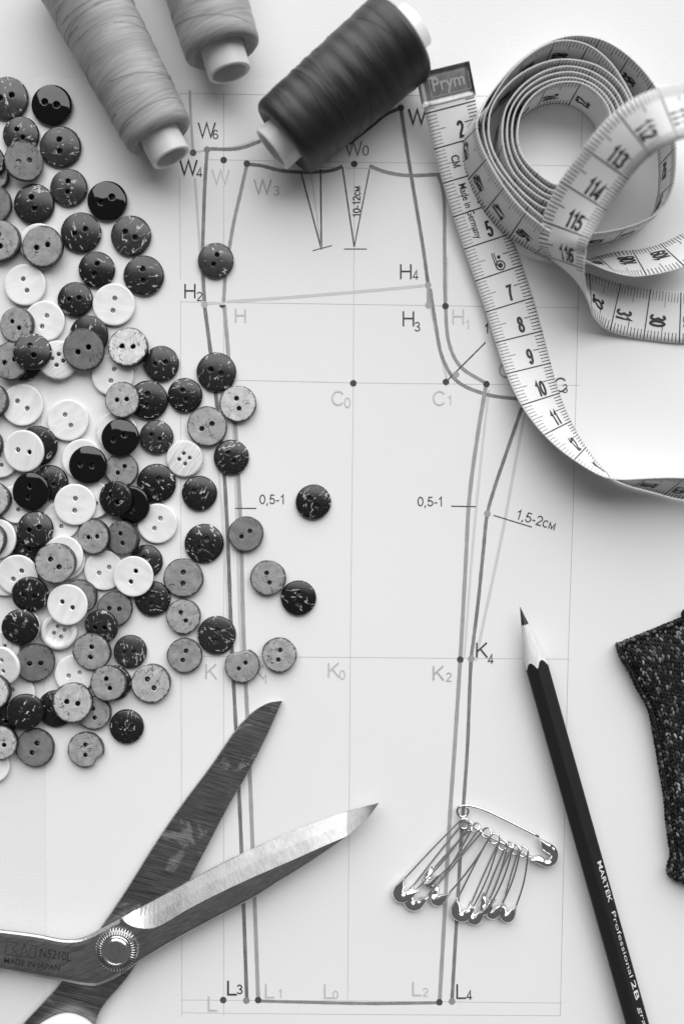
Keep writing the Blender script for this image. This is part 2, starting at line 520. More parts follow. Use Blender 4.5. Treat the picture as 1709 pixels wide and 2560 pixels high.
def strip(pts, w, z):
    p = np.asarray(pts, float)[:, :2]
    t = np.gradient(p, axis=0); t = unit(t); nn = np.stack([-t[:, 1], t[:, 0]], 1)
    ww = np.asarray(w) if not np.isscalar(w) else np.full(len(p), w)
    L = p + nn * ww[:, None] / 2; Rr = p - nn * ww[:, None] / 2
    V = [(a[0], a[1], z) for a in L] + [(a[0], a[1], z) for a in Rr]
    n = len(p)
    return V, [(i + 1, i, n + i, n + i + 1) for i in range(n - 1)]

# ------------------------------------------------------------------ the setting
def build_table():
    v = [(-600, -450, 0), (600, -450, 0), (600, 500, 0), (-600, 500, 0)]
    v += [(x, y, -18) for x, y, z in v]
    f = [(0, 1, 2, 3), (7, 6, 5, 4), (0, 4, 5, 1), (1, 5, 6, 2), (2, 6, 7, 3), (3, 7, 4, 0)]
    o = obj('tabletop', v, f, M['table'])
    tag(o, 'plain white tabletop', kind='structure'); 
build_table()

# ------------------------------------------------------------------ the pattern sheet and its print
SHEET_T = 0.16
def build_sheet():
    root = thing('pattern_sheet', 'large white paper sheet printed with a trouser sewing pattern, lying on the table', 'paper', (0, 0, 0))
    lt = S(88, 195); rt = S(1990, 216)
    lm = S(102, 960); lb = S(114, 1980); lbb = S(121, 2900); rb = S(1990, 2900)
    out = catmull([lt, lm, lb, lbb], 8)
    nL = len(out); nx = 40
    V = []; F = []
    for i in range(nL):
        l = out[i]; t = i / (nL - 1); r = rt + (rb - rt) * t
        for j in range(nx + 1):
            q = l + (r - l) * j / nx
            V.append((q[0], q[1], SHEET_T))
    W = nx + 1
    for i in range(nL - 1):
        for j in range(nx): F.append((i * W + j, (i + 1) * W + j, (i + 1) * W + j + 1, i * W + j + 1))
    ring = [j for j in range(W)] + [i * W + nx for i in range(1, nL)] + [(nL - 1) * W + j for j in range(nx - 1, -1, -1)] + [i * W for i in range(nL - 2, 0, -1)]
    k = len(V)
    for a in ring: V.append((V[a][0], V[a][1], 0.03))
    for i in range(len(ring)):
        i2 = (i + 1) % len(ring); F.append((ring[i], ring[i2], k + i2, k + i))
    obj('paper', V, F, M['paper'], root)

    zc = [SHEET_T + 0.020]
    def nz():
        zc[0] += 0.0007
        return zc[0]
    def line(pts, w, g, name='pattern_line', smooth=True, speck=0.2):
        q = np.array([P(*a) for a in pts])
        if smooth and len(q) > 2: q = catmull(q, 10)
        else:
            q = np.concatenate([np.linspace(q[i], q[i + 1], 24, endpoint=(i == len(q) - 2)) for i in range(len(q) - 1)])
        ww = w * K * DSC * (1 + 0.10 * np.sin(np.arange(len(q)) * 1.7 + len(pts)) * rng.uniform(0.2, 1, len(q)))
        v, f = strip(q, ww, nz())
        obj(name, v, f, ink(g, speck), root)
    def dot(x, y, r, g):
        c = P(x, y); z = nz(); n = 20
        ph = rng.uniform(0, 6)
        v = [(c[0] + r * K * DSC * math.cos(2 * math.pi * i / n) * (1 + 0.05 * math.sin(3 * i + ph)),
              c[1] + r * K * DSC * math.sin(2 * math.pi * i / n) * (1 + 0.05 * math.cos(2 * i + ph)), z) for i in range(n)]
        obj('point_mark', v, [tuple(range(n))], ink(g, 0.1), root)
    def text(s, x, y, cap, g, rot=0.0, bold=0.0, sx=1.0):
        """x,y = left end of the baseline, cap = capital height (full-view pixels)"""
        v, f = stroke_text(s, 0.105 + bold * 2.2, sx * (1.38 if s == 'W' else 1.18 if s in 'HCKL' else 1.14))
        sc = cap * K * DSC; c = P(x, y); z = nz(); nz(); nz()
        cr, sr = math.cos(rot), math.sin(rot)
        x0 = v[:, 0].min()
        w = [(c[0] + sc * ((a - x0) * cr - b * sr), c[1] + sc * ((a - x0) * sr + b * cr), z + 0.0007 * l) for a, b, l in v]
        obj('letters', w, f, ink(g, 0.08), root)
    gl, gd = 0.47, 0.40
    th = 1.35
    # ruled construction grid
    for pts, g in (([(412, 215), (413, 330)], gl), ([(412, 405), (414, 640)], gl), ([(414, 692), (417, 2332)], gl),
                   ([(513, 215), (513, 400)], gd), ([(513, 425), (513, 1500)], gl), ([(513, 1530), (513, 2332)], gl),
                   ([(812, 385), (810, 880), (803, 1507), (797, 2292)], gl),
                   ([(1338, 190), (1333, 300), (1325, 690), (1314, 1150), (1302, 1510), (1284, 2328)], gd),
                   ([(412, 214), (600, 217), (960, 219), (1342, 222)], gd),
                   ([(478, 366), (820, 372), (1000, 374), (1345, 381)], gl),
                   ([(690, 382), (860, 387)], gl),
                   ([(413, 692), (812, 698), (1330, 706)], gl), ([(540, 872), (812, 878), (1328, 884)], gl),
                   ([(430, 1505), (805, 1508), (1306, 1512)], gl), ([(416, 2294), (800, 2296), (1288, 2301)], gl),
                   ([(416, 2323), (560, 2325), (800, 2327), (1288, 2330)], gl)):
        line(pts, th, g, 'grid_line', False, 0.3)
    LT, MD, DK = 0.52, 0.245, 0.125
    # pale auxiliary lines
    line([(435, 207), (437, 260), (443, 350)], 6, 0.40)
    line([(447, 408), (455, 520), (467, 690)], 6, 0.54)
    line([(443, 350), (475, 344)], 5, 0.56)
    line([(480, 342), (540, 336), (585, 322)], 5, 0.60)
    line([(496, 1010), (506, 1130), (514, 1250), (522, 1400), (530, 1520)], 6, 0.60)
    line([(528, 880), (536, 1000), (543, 1180), (549, 1400), (556, 1540)], 7, 0.55)
    line([(1025, 590), (1025, 690)], 4, 0.58); line([(986, 700), (1003, 780), (1024, 868)], 6, 0.58)
    line([(1120, 895), (1103, 1050), (1083, 1260), (1064, 1510)], 6, 0.60)
    line([(1202, 950), (1176, 1090), (1150, 1230), (1112, 1410), (1090, 1515)], 7, 0.57)
    line([(520, 692), (700, 679), (900, 662), (972, 655)], 7, 0.56)
    line([(469, 698), (512, 694)], 5, 0.6)
    # outline of the back and front leg
    line([(566, 378), (552, 440), (536, 510), (525, 575), (517, 630), (513, 692)], 8, 0.27)
    line([(514, 700), (521, 780), (529, 880), (540, 985), (546, 1080), (553, 1240), (557, 1400), (561, 1520), (566, 1620), (573, 1780), (582, 2020), (588, 2180), (592, 2292)], 9, 0.31)
    line([(475, 345), (470, 420), (467, 500), (465, 590), (469, 695)], 8, 0.16)
    line([(469, 700), (482, 800), (501, 960), (515, 1100), (524, 1280), (532, 1490), (542, 1690), (551, 1880), (559, 2090), (566, 2293)], 8.5, DK)
    line([(482, 341), (530, 342), (560, 337), (600, 322)], 8, 0.16)
    line([(566, 376), (600, 380), (650, 392), (735, 394), (770, 388), (785, 381)], 8, 0.13)
    line([(847, 380), (880, 393), (930, 402), (1004, 400)], 8, 0.20)
    line([(1004, 400), (1060, 396)], 8, 0.20)
    line([(919, 247), (885, 262), (850, 290), (800, 330)], 8, 0.06)
    line([(919, 247), (934, 350), (952, 460), (970, 570), (981, 650)], 8, 0.14)
    line([(1004, 400), (1016, 440), (1019, 560), (1021, 700), (1030, 790), (1055, 840), (1115, 880)], 8, 0.25)
    line([(982, 656), (982, 700)], 8, 0.30)
    line([(986, 662), (998, 740), (1014, 820), (1045, 872), (1113, 904), (1195, 916)], 8, 0.20)
    line([(1196, 935), (1160, 1040), (1133, 1120), (1117, 1178), (1108, 1260), (1096, 1380), (1085, 1470), (1080, 1511), (1071, 1720), (1060, 1880), (1050, 2050), (1042, 2190), (1036, 2293)], 8, 0.15)
    line([(1113, 888), (1096, 990), (1076, 1140), (1067, 1300), (1055, 1512), (1043, 1700), (1030, 1890), (1020, 2080), (1008, 2292)], 9, 0.30)
    line([(592, 2296), (700, 2299), (850, 2302), (1006, 2300)], 7, 0.19)
    # darts and ticks
    dk = 0.03
    for pts, w in (([(690, 395), (737, 572)], 3.2), ([(735, 388), (737, 572)], 3.4), ([(785, 383), (812, 566)], 3.2), ([(847, 388), (812, 566)], 2.6),
                   ([(717, 575), (761, 563)], 2.2), ([(789, 571), (841, 571)], 2.4), ([(1022, 876), (1113, 785)], 3.0)):
        line(pts, w, 0.045, smooth=False, speck=0.1)
    line([(712, 388), (737, 570)], 1.5, 0.45, smooth=False)
    for pts in ([(539, 1166), (588, 1166)], [(1034, 1161), (1091, 1162)], [(1131, 1182), (1219, 1209)]):
        line(pts, 2.6, 0.05, smooth=False, speck=0.1)
    for x, y in ((513, 367), (566, 375), (812, 376), (919, 247), (810, 879), (1022, 876), (1115, 881), (1021, 702), (1055, 1513), (512, 2294), (592, 2294), (1007, 2299)):
        dot(x, y, 7.6, 0.035)
    for x, y, g in ((443, 350, 0.06), (475, 343, 0.20), (469, 698, 0.40), (981, 654, 0.33), (982, 700, 0.36), (1045, 859, 0.33), (1117, 1178, 0.32),
                    (1080, 1511, 0.30), (565, 2295, 0.24), (1036, 2297, 0.24)):
        dot(x, y, 7.6, g)
    c = P(510, 699); z = nz(); r = 7.2 * K * DSC
    obj('point_mark', [(c[0] + r * math.cos(a), c[1] + r * math.sin(a), z) for a in np.linspace(math.pi, 2 * math.pi, 10)], [tuple(range(10))], ink(0.04, 0.1), root)
    # lettering
    BK, LG = 0.022, 0.50
    text('W', 453, 315, 34, BK, sx=0.92); text('6', 488, 319, 22, BK)
    text('W', 411, 401, 34, 0.012, sx=0.92, bold=0.01); text('4', 450, 406, 22, 0.02)
    text('W', 485, 423, 34, 0.55, sx=0.92); text('W', 581, 445, 34, 0.42, sx=0.92); text('3', 627, 448, 22, 0.42)
    text('W', 790, 357, 33, 0.20, sx=0.92); text('0', 831, 357, 24, 0.14)
    text('W', 935, 284, 34, 0.015, sx=0.92, bold=0.01)
    text('10-12\u0441\u043c', 826, 497, 17, 0.02, rot=math.pi / 2, bold=0.02, sx=0.96)
    text('H', 423, 684, 33, 0.03); text('2', 451, 690, 21, 0.04)
    text('H', 539, 740, 32, LG)
    text('H', 917, 640, 34, 0.04); text('4', 945, 641, 22, 0.05)
    text('H', 923, 748, 34, 0.04); text('3', 950, 760, 22, 0.05)
    text('H', 1037, 743, 34, 0.56); text('1', 1068, 754, 21, 0.56)
    text('C', 760, 930, 34, 0.54); text('0', 789, 935, 24, 0.54)
    text('C', 992, 930, 34, 0.54); text('1', 1027, 928, 22, 0.54)
    text('C', 1143, 866, 34, 0.40)
    text('C', 1270, 899, 33, 0.04); text('3', 1289, 901, 20, 0.05)
    text('0,5-1', 595, 1156, 22, 0.035); text('0,5-1', 957, 1161, 22, 0.035)
    text('1,5-2\u0441\u043c', 1182, 1190, 23, 0.045, rot=-math.radians(16.5))
    text('1', 1111, 764, 22, 0.03, bold=0.01)
    text('K', 471, 1557, 34, LG); text('K', 580, 1558, 33, LG); text('1', 604, 1568, 21, LG)
    text('K', 752, 1553, 33, 0.52); text('0', 778, 1558, 22, 0.52)
    text('K', 992, 1560, 33, 0.42); text('2', 1022, 1563, 21, 0.42)
    text('K', 1091, 1508, 34, 0.025); text('4', 1117, 1522, 22, 0.03)
    text('L', 521, 2283, 34, 0.015, bold=0.008); text('3', 543, 2280, 22, 0.02, bold=0.01)
    text('L', 608, 2289, 33, 0.50); text('1', 639, 2288, 20, 0.50)
    text('L', 743, 2290, 33, 0.52); text('0', 763, 2291, 20, 0.52)
    text('L', 945, 2284, 33, 0.50); text('2', 969, 2285, 20, 0.50)
    text('L', 1046, 2291, 34, 0.02); text('4', 1068, 2293, 22, 0.03)
    text('L', 477, 2319, 34, 0.50)
build_sheet()

# ------------------------------------------------------------------ thread spools
def spool(name, label, end_px, dir_px, r_near, r_far, length, mat, nub_len, nub_r, seed, far_nub=6.0):
    """a cone-wound spool lying on its side; end_px = middle of the near end face, dir_px = pixel direction towards that end"""
    rr = np.random.default_rng(seed)
    ang = math.atan2(r_far - r_near, length)
    d = unit(np.array([dir_px[0], -dir_px[1], 0.0]))
    ax = np.array([d[0] * math.cos(ang), d[1] * math.cos(ang), -math.sin(ang)])   # far -> near
    zc = r_near * math.cos(ang) + 0.15 + SHEET_T
    near = P(end_px[0], end_px[1], zc)
    root = thing(name, label, 'thread spool', (near[0] - ax[0] * length / 2, near[1] - ax[1] * length / 2, 0), 'thread spools')
    far = near - ax * length
    # wound body
    ph = rr.uniform(0, 6.28, 12); fr = rr.uniform(0.15, 1.6, 12); tw = rr.integers(1, 3, 12)
    def rf(h, w):
        return 0.04 * sum(math.sin(fr[i] * h + tw[i] * w * (1 if i % 2 else -1) + ph[i]) for i in range(12)) / 2.2
    prof = [(-0.4, r_far * 0.42), (0.0, r_far * 0.70), (0.3, r_far * 0.90), (1.2, r_far * 0.985)]
    n = 90
    for i in range(n + 1):
        t = i / n
        prof.append((2.2 + (length - 5.6) * t, r_far + (r_near - r_far) * t))
    prof += [(length - 2.2, r_near * 0.995), (length - 1.0, r_near * 0.965), (length - 0.35, r_near * 0.90), (length - 0.1, r_near * 0.82), (length - 0.9, r_near * 0.70), (length - 2.2, r_near * 0.52)]
    V, F, UV = lathe(prof, far, ax, 96, rf, True)
    body = obj('thread_winding', V, F, mat, root, True, uv=UV)
    # loose crossing strands
    e1 = unit(np.cross(ax, [0, 0, 1.0])); e2 = np.cross(e1, ax)
    mb = MB()
    for k in range(16):
        h0 = rr.uniform(3, length - 4); w0 = rr.uniform(0, 6.28); pitch = rr.choice([-1, 1]) * rr.uniform(1.2, 7.0) if k % 3 else rr.choice([-1, 1]) * rr.uniform(0.1, 1.0)
        span = rr.uniform(2.2, 5.5); pts = []
        for q in np.linspace(0, 1, 46):
            h = h0 + pitch * (q - 0.5) * span / 2; w = w0 + span * q
            if h < 2.4 or h > length - 3.6: continue
            t = (h - 2.2) / (length - 5.6); r = r_far + (r_near - r_far) * t + rf(h, w) + 0.03
            pts.append(far + ax * h + r * (math.cos(w) * e1 + math.sin(w) * e2))
        if len(pts) > 6:
            v, f = tube(pts, 0.09 if k % 4 else 0.12, 5); mb.add(v, f)
    b = mb.obj('loose_strands', mat, root, True); b['kind'] = 'stuff'
    # plastic core tube, open end showing
    ro, ri = nub_r, nub_r - 1.15
    L = length + nub_len
    prof = [(-far_nub, ri), (-far_nub, ro), (length * 0.5, ro * 0.99), (L - 0.35, ro), (L - 0.08, ro - 0.12), (L, ro - 0.35), (L, ri + 0.3), (L - 0.1, ri + 0.08), (L - 0.4, ri), (L - 9, ri - 0.3), (-far_nub, ri - 0.3)]
    V, F = lathe(prof, far, ax, 64)
    obj('core_tube', V, F, M['plastic'], root, True)
spool('thread_spool', 'long light grey thread spool lying beside the buttons, its white core end open', (370, 318), (176, 333), 10.2, 12.2, 62, M['thread'], 6.2, 5.9, 3)
spool('thread_spool', 'light grey thread spool pointing at the paper edge between the other two spools', (513, 122), (0.29, 0.957), 11.2, 12.4, 60, M['thread'], 6.0, 6.3, 5)
spool('thread_spool', 'dark charcoal thread spool lying by the metal end of the tape measure', (648, 322), (-0.76, 0.655), 12.4, 13.5, 46, M['thread_d'], 4.2, 6.8, 9, far_nub=4.5)

# ------------------------------------------------------------------ tape measure
TW = 15.2        # tape width, mm
TT = 0.42        # thickness
class Ribbon:
    def __init__(self, c, v, u0=0.0, usign=1.0):
        self.c = np.asarray(c, float); self.v = unit(np.asarray(v, float))
        d = np.linalg.norm(np.diff(self.c, axis=0), axis=1)
        self.s = np.concatenate([[0], np.cumsum(d)])
        t = unit(np.gradient(self.c, axis=0))
        self.v = unit(self.v - t * np.sum(t * self.v, 1, keepdims=True))
        self.n = unit(np.cross(t, self.v))          # printed face
        self.u0 = u0
        self.L = self.s[-1]
    def at(self, s, q, off):
        s = np.atleast_1d(np.asarray(s, float)); q = np.atleast_1d(np.asarray(q, float))
        c = np.stack([np.interp(s, self.s, self.c[:, i]) for i in range(3)], 1)
        v = unit(np.stack([np.interp(s, self.s, self.v[:, i]) for i in range(3)], 1))
        n = unit(np.stack([np.interp(s, self.s, self.n[:, i]) for i in range(3)], 1))
        return c + v * (q[:, None] - 0.5) * TW + n * off
    def body(self, name, root):
        m = max(8, int(self.L / 0.9)); ss = np.linspace(0, self.L, m); nq = 9
        V = []
        for off in (TT / 2, -TT / 2):
            for k in range(nq):
                e = 0.0 if 0 < k < nq - 1 else 0.35
                V += list(self.at(ss, np.full(m, k / (nq - 1)), off * (1 - e)))
        F = []
        for side in range(2):
            b = side * nq * m
            for k in range(nq - 1):
                for i in range(m - 1):
                    a = b + k * m + i
                    q = (a, a + m, a + m + 1, a + 1)
                    F.append(q if side == 0 else q[::-1])
        for k in (0, nq - 1):
            for i in range(m - 1):
                a = k * m + i; b = nq * m + k * m + i
                q = (a, a + 1, b + 1, b); F.append(q if k == 0 else q[::-1])
        for i in (0, m - 1):
            for k in range(nq - 1):
                a = k * m + i; b = nq * m + a; F.append((a, a + m, b + m, b))
        self.o = obj(name, V, F, M['tape'], root, True)
        return self.o
    def quad(self, mb, s0, s1, q0, q1, off, nq=1, ns=1):
        V = []; F = []
        for i in range(ns + 1):
            for j in range(nq + 1):
                V.append(self.at(s0 + (s1 - s0) * i / ns, q0 + (q1 - q0) * j / nq, off)[0])
        for i in range(ns):
            for j in range(nq):
                a = i * (nq + 1) + j
                F.append((a, a + 1, a + nq + 2, a + nq + 1))
        mb.add(V, F)
    def glyphs(self, mb, s, sc, qc, text, height, side=1, sx=0.62, bold=0.022, along=False, flip=False):
        """text centred at arc length sc and width fraction qc; 'up' runs against the tape unless along"""
        if all(ch in GLY for ch in text):
            v, f = stroke_text(text, 0.16, sx); k = height; lay = v[:, 2]
        else:
            v, f = text_mesh(text, bold, sx); k = height / cap_h(); lay = np.zeros(len(v))
        x = (v[:, 0] - (v[:, 0].max() + v[:, 0].min()) / 2) * k; y = (v[:, 1] - (v[:, 1].max() + v[:, 1].min()) / 2) * k
        if along: ds, dq = x, y
        elif side > 0: ds, dq = -y, x
        else: ds, dq = y, x
        P0 = self.at(sc + ds, qc + dq / TW, side * (TT / 2 + 0.080))
        P1 = self.at(sc + ds, qc + dq / TW, side * (TT / 2 + 0.086))
        mb.add(P0 + (P1 - P0) * lay[:, None], f)
    def marks(self, root, s_of_first, first, count, sides=(1,), ticks=True, skip=(), reverse=False, min_s=0.0, max_s=1e9):
        """cm lines, mm ticks and numbers. number n sits at s_of_first + (n-first)*10*dir"""
        mk = MB(); mg = MB(); nm = MB(); dr = -1 if reverse else 1
        for side in sides:
            off = side * (TT / 2 + 0.07)
            for i in range(count):
                num = first + i
                s = s_of_first + 10.0 * i * dr
                for k in range(0, 10):
                    st = s - k * 1.0 * dr
                    if st < 0.3 or st > self.L - 0.3 or st < min_s or st > max_s: continue
                    if k == 0:
                        self.quad(mk, st - 0.17, st + 0.17, 0.0, 1.0, off, 6)
                    else:
                        l = 0.30 if k == 5 else 0.19
                        self.quad(mg if side > 0 else mk, st - 0.11, st + 0.11, 0.01, l + 0.02, off, 2)
                        self.quad(mk, st - 0.11, st + 0.11, 1 - l, 0.99, off, 2)
                lab = num if side > 0 else 150 - num
                if num in skip or lab <= 0: continue
                sc = s - 3.4 * dr * side
                if 1.5 < sc < self.L - 1.5 and min_s < sc < max_s:
                    self.glyphs(nm, None, sc, 0.60, str(lab), 4.7, side)
        root = self.o
        o = mk.obj('tick_marks', M['tapeink'], root); o['kind'] = 'stuff'
        if mg.v:
            o = mg.obj('tick_marks', M['tapegrey'], root); o['kind'] = 'stuff'
        if nm.v: nm.obj('printed_numbers', M['tapeink'], root)

def build_tape():
    b = P(1150, 560)
    root = thing('tape_measure', 'white tailor tape measure with metal tip, part coiled on its edge and part looped loosely', 'tape measure', (b[0], b[1], 0))
    # --- A: from the metal tip along the table, then rising on its edge and leaving the frame
    # right-hand edge (lies on the table) and lean; the left edge lifts until the strip stands and tips over
    e = [(1074, 150, 10.5, 0), (1090, 230, 8.6, 0), (1111, 325, 5.6, -2), (1137, 425, 3.4, -4), (1172, 535, 2.0, -5), (1221, 681, 1.2, -7), (1241, 752, 0.9, -10), (1260, 825, 0.8, -16), (1280, 896, 0.7, -27), (1307, 964, 0.7, -42), (1341, 1024, 0.7, -58), (1380, 1074, 0.7, -73), (1425, 1106, 0.7, -92), (1500, 1128, 0.7, -105), (1568, 1145, 0.7, -113), (1660, 1150, 0.7, -113), (1760, 1120, 0.7, -112)]
    ec = catmull([np.append(P(x, y, z), th) for x, y, z, th in e], 14)
    t = unit(np.gradient(ec[:, :2], axis=0)); nh = np.stack([-t[:, 1], t[:, 0]], 1)   # left of travel
    th = np.radians(ec[:, 3:4])
    v = np.concatenate([nh * np.cos(th), np.sin(th)], 1)
    c = ec[:, :3] - v * TW / 2
    A = Ribbon(c, v)
    A.body('tape_strip', root)
    # arc length of the '1' line just below the metal tip
    tgt = P(1034, 244, 9.3); i = np.argmin(np.linalg.norm(A.c[:, :2] - tgt[:2], axis=1)); s1 = A.s[i]
    A.marks(root, s1, 1, 26, (1, -1), skip=(1, 6))
    pr = MB()
    A.glyphs(pr, None, s1 + 15.0, 0.36, 'CM', 2.3, along=True, flip=False, sx=0.95)
    A.glyphs(pr, None, s1 + 30.0, 0.33, 'Made in Germany', 2.2, along=True, sx=0.72, bold=0.006)
    pr.obj('printed_words', M['tapeink'], A.o)
    # round-bodied maker's mark in place of the 6
    lg = MB(); off = TT / 2 + 0.08; s6 = s1 + 50 - 2.6; R0 = 1.35
    def ring(sc, qc, ro, ri, n=24):
        a = np.linspace(0, 2 * math.pi, n + 1)
        V = list(A.at(sc + ro * np.cos(a), qc + ro * np.sin(a) / TW, off)) + list(A.at(sc + ri * np.cos(a), qc + ri * np.sin(a) / TW, off))
        lg.add(V, [(i, i + 1, n + 2 + i, n + 1 + i) for i in range(n)])
    ring(s6 + 0.6, 0.58, 1.55, 1.15); ring(s6 + 0.6, 0.58, 0.75, 0.02); ring(s6 - 1.9, 0.60, 0.55, 0.02, 14)
    for q in (0.485, 0.525):
        A.quad(lg, s6 - 3.6, s6 + 0.5, q - 0.008, q + 0.012, off, 1, 3)
    lg.obj('printed_mark', M['tapeink'], A.o)
    # metal tip folded over the end
    mb = MB(); s_end = s1 - 1.6; s0 = -1.2
    for off, rev in ((TT / 2 + 0.28, False), (-TT / 2 - 0.22, True)):
        V = []; F = []
        for i in range(7):
            s = s0 + (s_end - s0) * i / 6
            for j in range(9):
                q = -0.025 + 1.05 * j / 8
                cc = 0.0
                p = A.at(max(s, 0.0), q, off)[0]
                if s < 0: p = p + unit(A.c[0] - A.c[3]) * (-s)
                if i == 0 or j in (0, 8): p = p - np.array([0, 0, 0.07 if not rev else -0.05])
                V.append(p)
        for i in range(6):
            for j in range(8):
                a = i * 9 + j; q = (a, a + 1, a + 10, a + 9); F.append(q[::-1] if rev else q)
        if not rev: top = (V, F)
        mb.add(V, F)
    k = 63
    border = [j for j in range(9)] + [i * 9 + 8 for i in range(1, 7)] + [54 + j for j in range(7, -1, -1)] + [i * 9 for i in range(5, 0, -1)]
    for i in range(len(border)):
        a, b2 = border[i], border[(i + 1) % len(border)]; mb.f.append((a, b2, k + b2, k + a))
    tip = mb.obj('metal_tip', M['tab'], root, True)
    em = MB()
    v, f = text_mesh('Prym', 0.012, 0.9); kk = 3.6 / cap_h()
    x = (v[:, 0] - v[:, 0].mean()) * kk; y = v[:, 1] * kk
    sm = (s0 + s_end) / 2
    em.add(A.at(sm + 1.2 - y, 0.56 + x / TW, TT / 2 + 0.36), f)
    A.quad(em, sm - 2.9, sm - 2.3, 0.16, 0.34, TT / 2 + 0.36)
    for q in (0.18, 0.95): A.quad(em, sm - 2.4, sm + 2.6, q, q + 0.012, TT / 2 + 0.36, 1, 2)
    for s in (sm + 2.6,): A.quad(em, s, s + 0.2, 0.18, 0.96, TT / 2 + 0.36, 4)
    em.obj('embossed_name', M['tabrelief'], tip)

    # --- B: flat run 29..33, then a half twist from which it rises as the loose strap showing the reverse side
    cp = [(R4, 1950, 400, 1.2, 0), (R4, 1740, 428, 1.0, 0), (R4, 1540, 434, 0.9, 0), (R4, 1360, 415, 0.9, 0), (R4, 1210, 385, 1.4, 6), (R4, 1110, 340, 3.2, 22), (R4, 1025, 280, 6.2, 48), (R4, 960, 220, 9.5, 70), (R4, 915, 155, 13.0, 90),
          (R4, 890, 75, 16.5, 112), (Z3, 892, 1220, 19.6, 138), (Z3, 945, 1085, 22.5, 163), (Z3, 1022, 955, 25.5, 179), (Z3, 1108, 835, 28.5, 186), (Z3, 1195, 722, 31.5, 186), (Z3, 1300, 620, 34, 183), (Z3, 1420, 548, 35.5, 178),
          (Z3, 1545, 508, 34.5, 175), (Z3, 1690, 490, 30, 178), (Z3, 1840, 505, 22, 180)]
    arr = catmull([np.append(fn(x, y, z), th_) for fn, x, y, z, th_ in cp], 16)
    t = unit(np.gradient(arr[:, :2], axis=0)); left = np.stack([-t[:, 1], t[:, 0]], 1)
    th = np.radians(arr[:, 3:4])
    B = Ribbon(arr[:, :3], np.concatenate([left * np.cos(th), np.sin(th)], 1))
    B.body('tape_strip', root)
    i30 = np.argmin(np.linalg.norm(B.c - R4(1360, 415, 0.9), axis=1)); itw = np.argmin(np.abs(arr[:, 3] - 95))
    B.marks(root, B.s[i30] - 20.0, 28, 12, (1,), max_s=B.s[itw])
    i114 = np.argmin(np.linalg.norm(B.c - Z3(1010, 985, 25), axis=1))
    B.marks(root, B.s[i114] - 30.0, 33, 16, (-1,), min_s=B.s[itw])

    # --- C: the coil standing on its edge; points are where its upper edge shows
    T = [(1750, 1290, 2), (1640, 1345, 2), (1568, 1372, 2), (1430, 1405, 2), (1300, 1418, 2), (1180, 1408, 1.6), (1070, 1375, 1.0), (960, 1315, 0.2), (860, 1235, -0.35), (770, 1165, -0.55), (640, 1050, -0.75), (515, 880, -0.85), (425, 700, -0.75), (405, 590, -0.55), (440, 490, -0.3), (520, 365, -0.1), (640, 232, 0), (780, 135, 0), (900, 92, 0), (990, 85, 0), (1100, 105, 0), (1205, 158, 0), (1340, 278, 0), (1450, 440, 0), (1506, 585, 0), (1522, 760, 0), (1500, 950, 0), (1440, 1062, 0), (1330, 1130, 0), (1170, 1178, 0), (1010, 1192, 0), (870, 1160, 0),
         (750, 1080, 0), (620, 955, 0), (505, 800, 0), (455, 660, 0), (448, 560, 0), (490, 450, 0), (590, 295, 0), (715, 182, 0), (830, 122, 0), (930, 112, 0), (1040, 142, 0), (1150, 228, 0), (1235, 350, 0), (1300, 490, 0), (1325, 650, 0), (1290, 800, 0), (1200, 925, 0), (1060, 1020, 0), (920, 1062, 0),
         (790, 1052, 0), (670, 968, 0), (555, 830, 0), (490, 700, 0), (475, 600, 0), (495, 480, 0), (580, 360, 0), (700, 272, 0), (830, 224, 0), (950, 220, 0), (1080, 252, 0), (1180, 322, 0), (1255, 430, 0), (1285, 560, 0), (1265, 720, 0), (1195, 850, 0), (1075, 955, 0), (940, 1010, 0),
         (820, 1015, 0), (710, 952, 0), (612, 850, 0), (562, 720, 0), (553, 600, 0), (578, 480, 0), (650, 378, 0), (750, 302, 0), (860, 262, 0), (950, 258, 0), (1060, 290, 0), (1160, 362, 0), (1228, 470, 0), (1248, 600, 0), (1220, 730, 0), (1150, 850, 0), (1040, 935, 0), (930, 975, 0),
         (825, 985, 0), (725, 925, 0), (632, 825, 0), (588, 710, 0), (580, 595, 0), (605, 485, 0), (668, 395, 0), (765, 325, 0), (870, 292, 0), (955, 290, 0), (1052, 322, 0), (1145, 392, 0), (1208, 495, 0), (1222, 612, 0), (1198, 730, 0), (1128, 838, 0), (1028, 908, 0), (915, 945, 0),
         (832, 952, 0), (738, 890, 0), (655, 795, 0), (615, 700, 0), (608, 590, 0), (635, 485, 0), (695, 405, 0), (790, 347, 0), (880, 322, 0), (960, 322, 0), (1050, 353, 0), (1130, 420, 0), (1185, 520, 0), (1196, 620, 0), (1172, 730, 0), (1105, 822, 0), (1015, 880, 0), (905, 918, 0),
         (840, 915, 0), (750, 855, 0), (672, 770, 0), (640, 690, 0), (640, 590, 0), (668, 492, 0), (735, 410, 0), (825, 358, 0), (920, 342, 0), (1005, 355, 0), (1090, 412, 0), (1150, 500, 0), (1165, 600, 0)]
    hz = TW + 0.4
    arr = catmull([np.append(Z3(x, y, hz), l) for x, y, l in T], 8)
    # lean: the first stretch leans outwards (away from the coil's middle)
    t = unit(np.gradient(arr[:, :2], axis=0)); left = np.stack([-t[:, 1], t[:, 0]], 1)
    lean = np.radians(arr[:, 3:4] * 21.0)
    vv = np.concatenate([left * np.sin(lean), np.cos(lean)], 1)       # lower edge -> upper edge
    top = arr[:, :3].copy(); lift = np.clip(-arr[:, 3] / 0.5, 0, 1) * 2.6; top[:, 2] = 0.4 + TW * vv[:, 2] + lift
    C = Ribbon(top - vv * TW / 2, -vv)
    C.body('tape_strip', root)
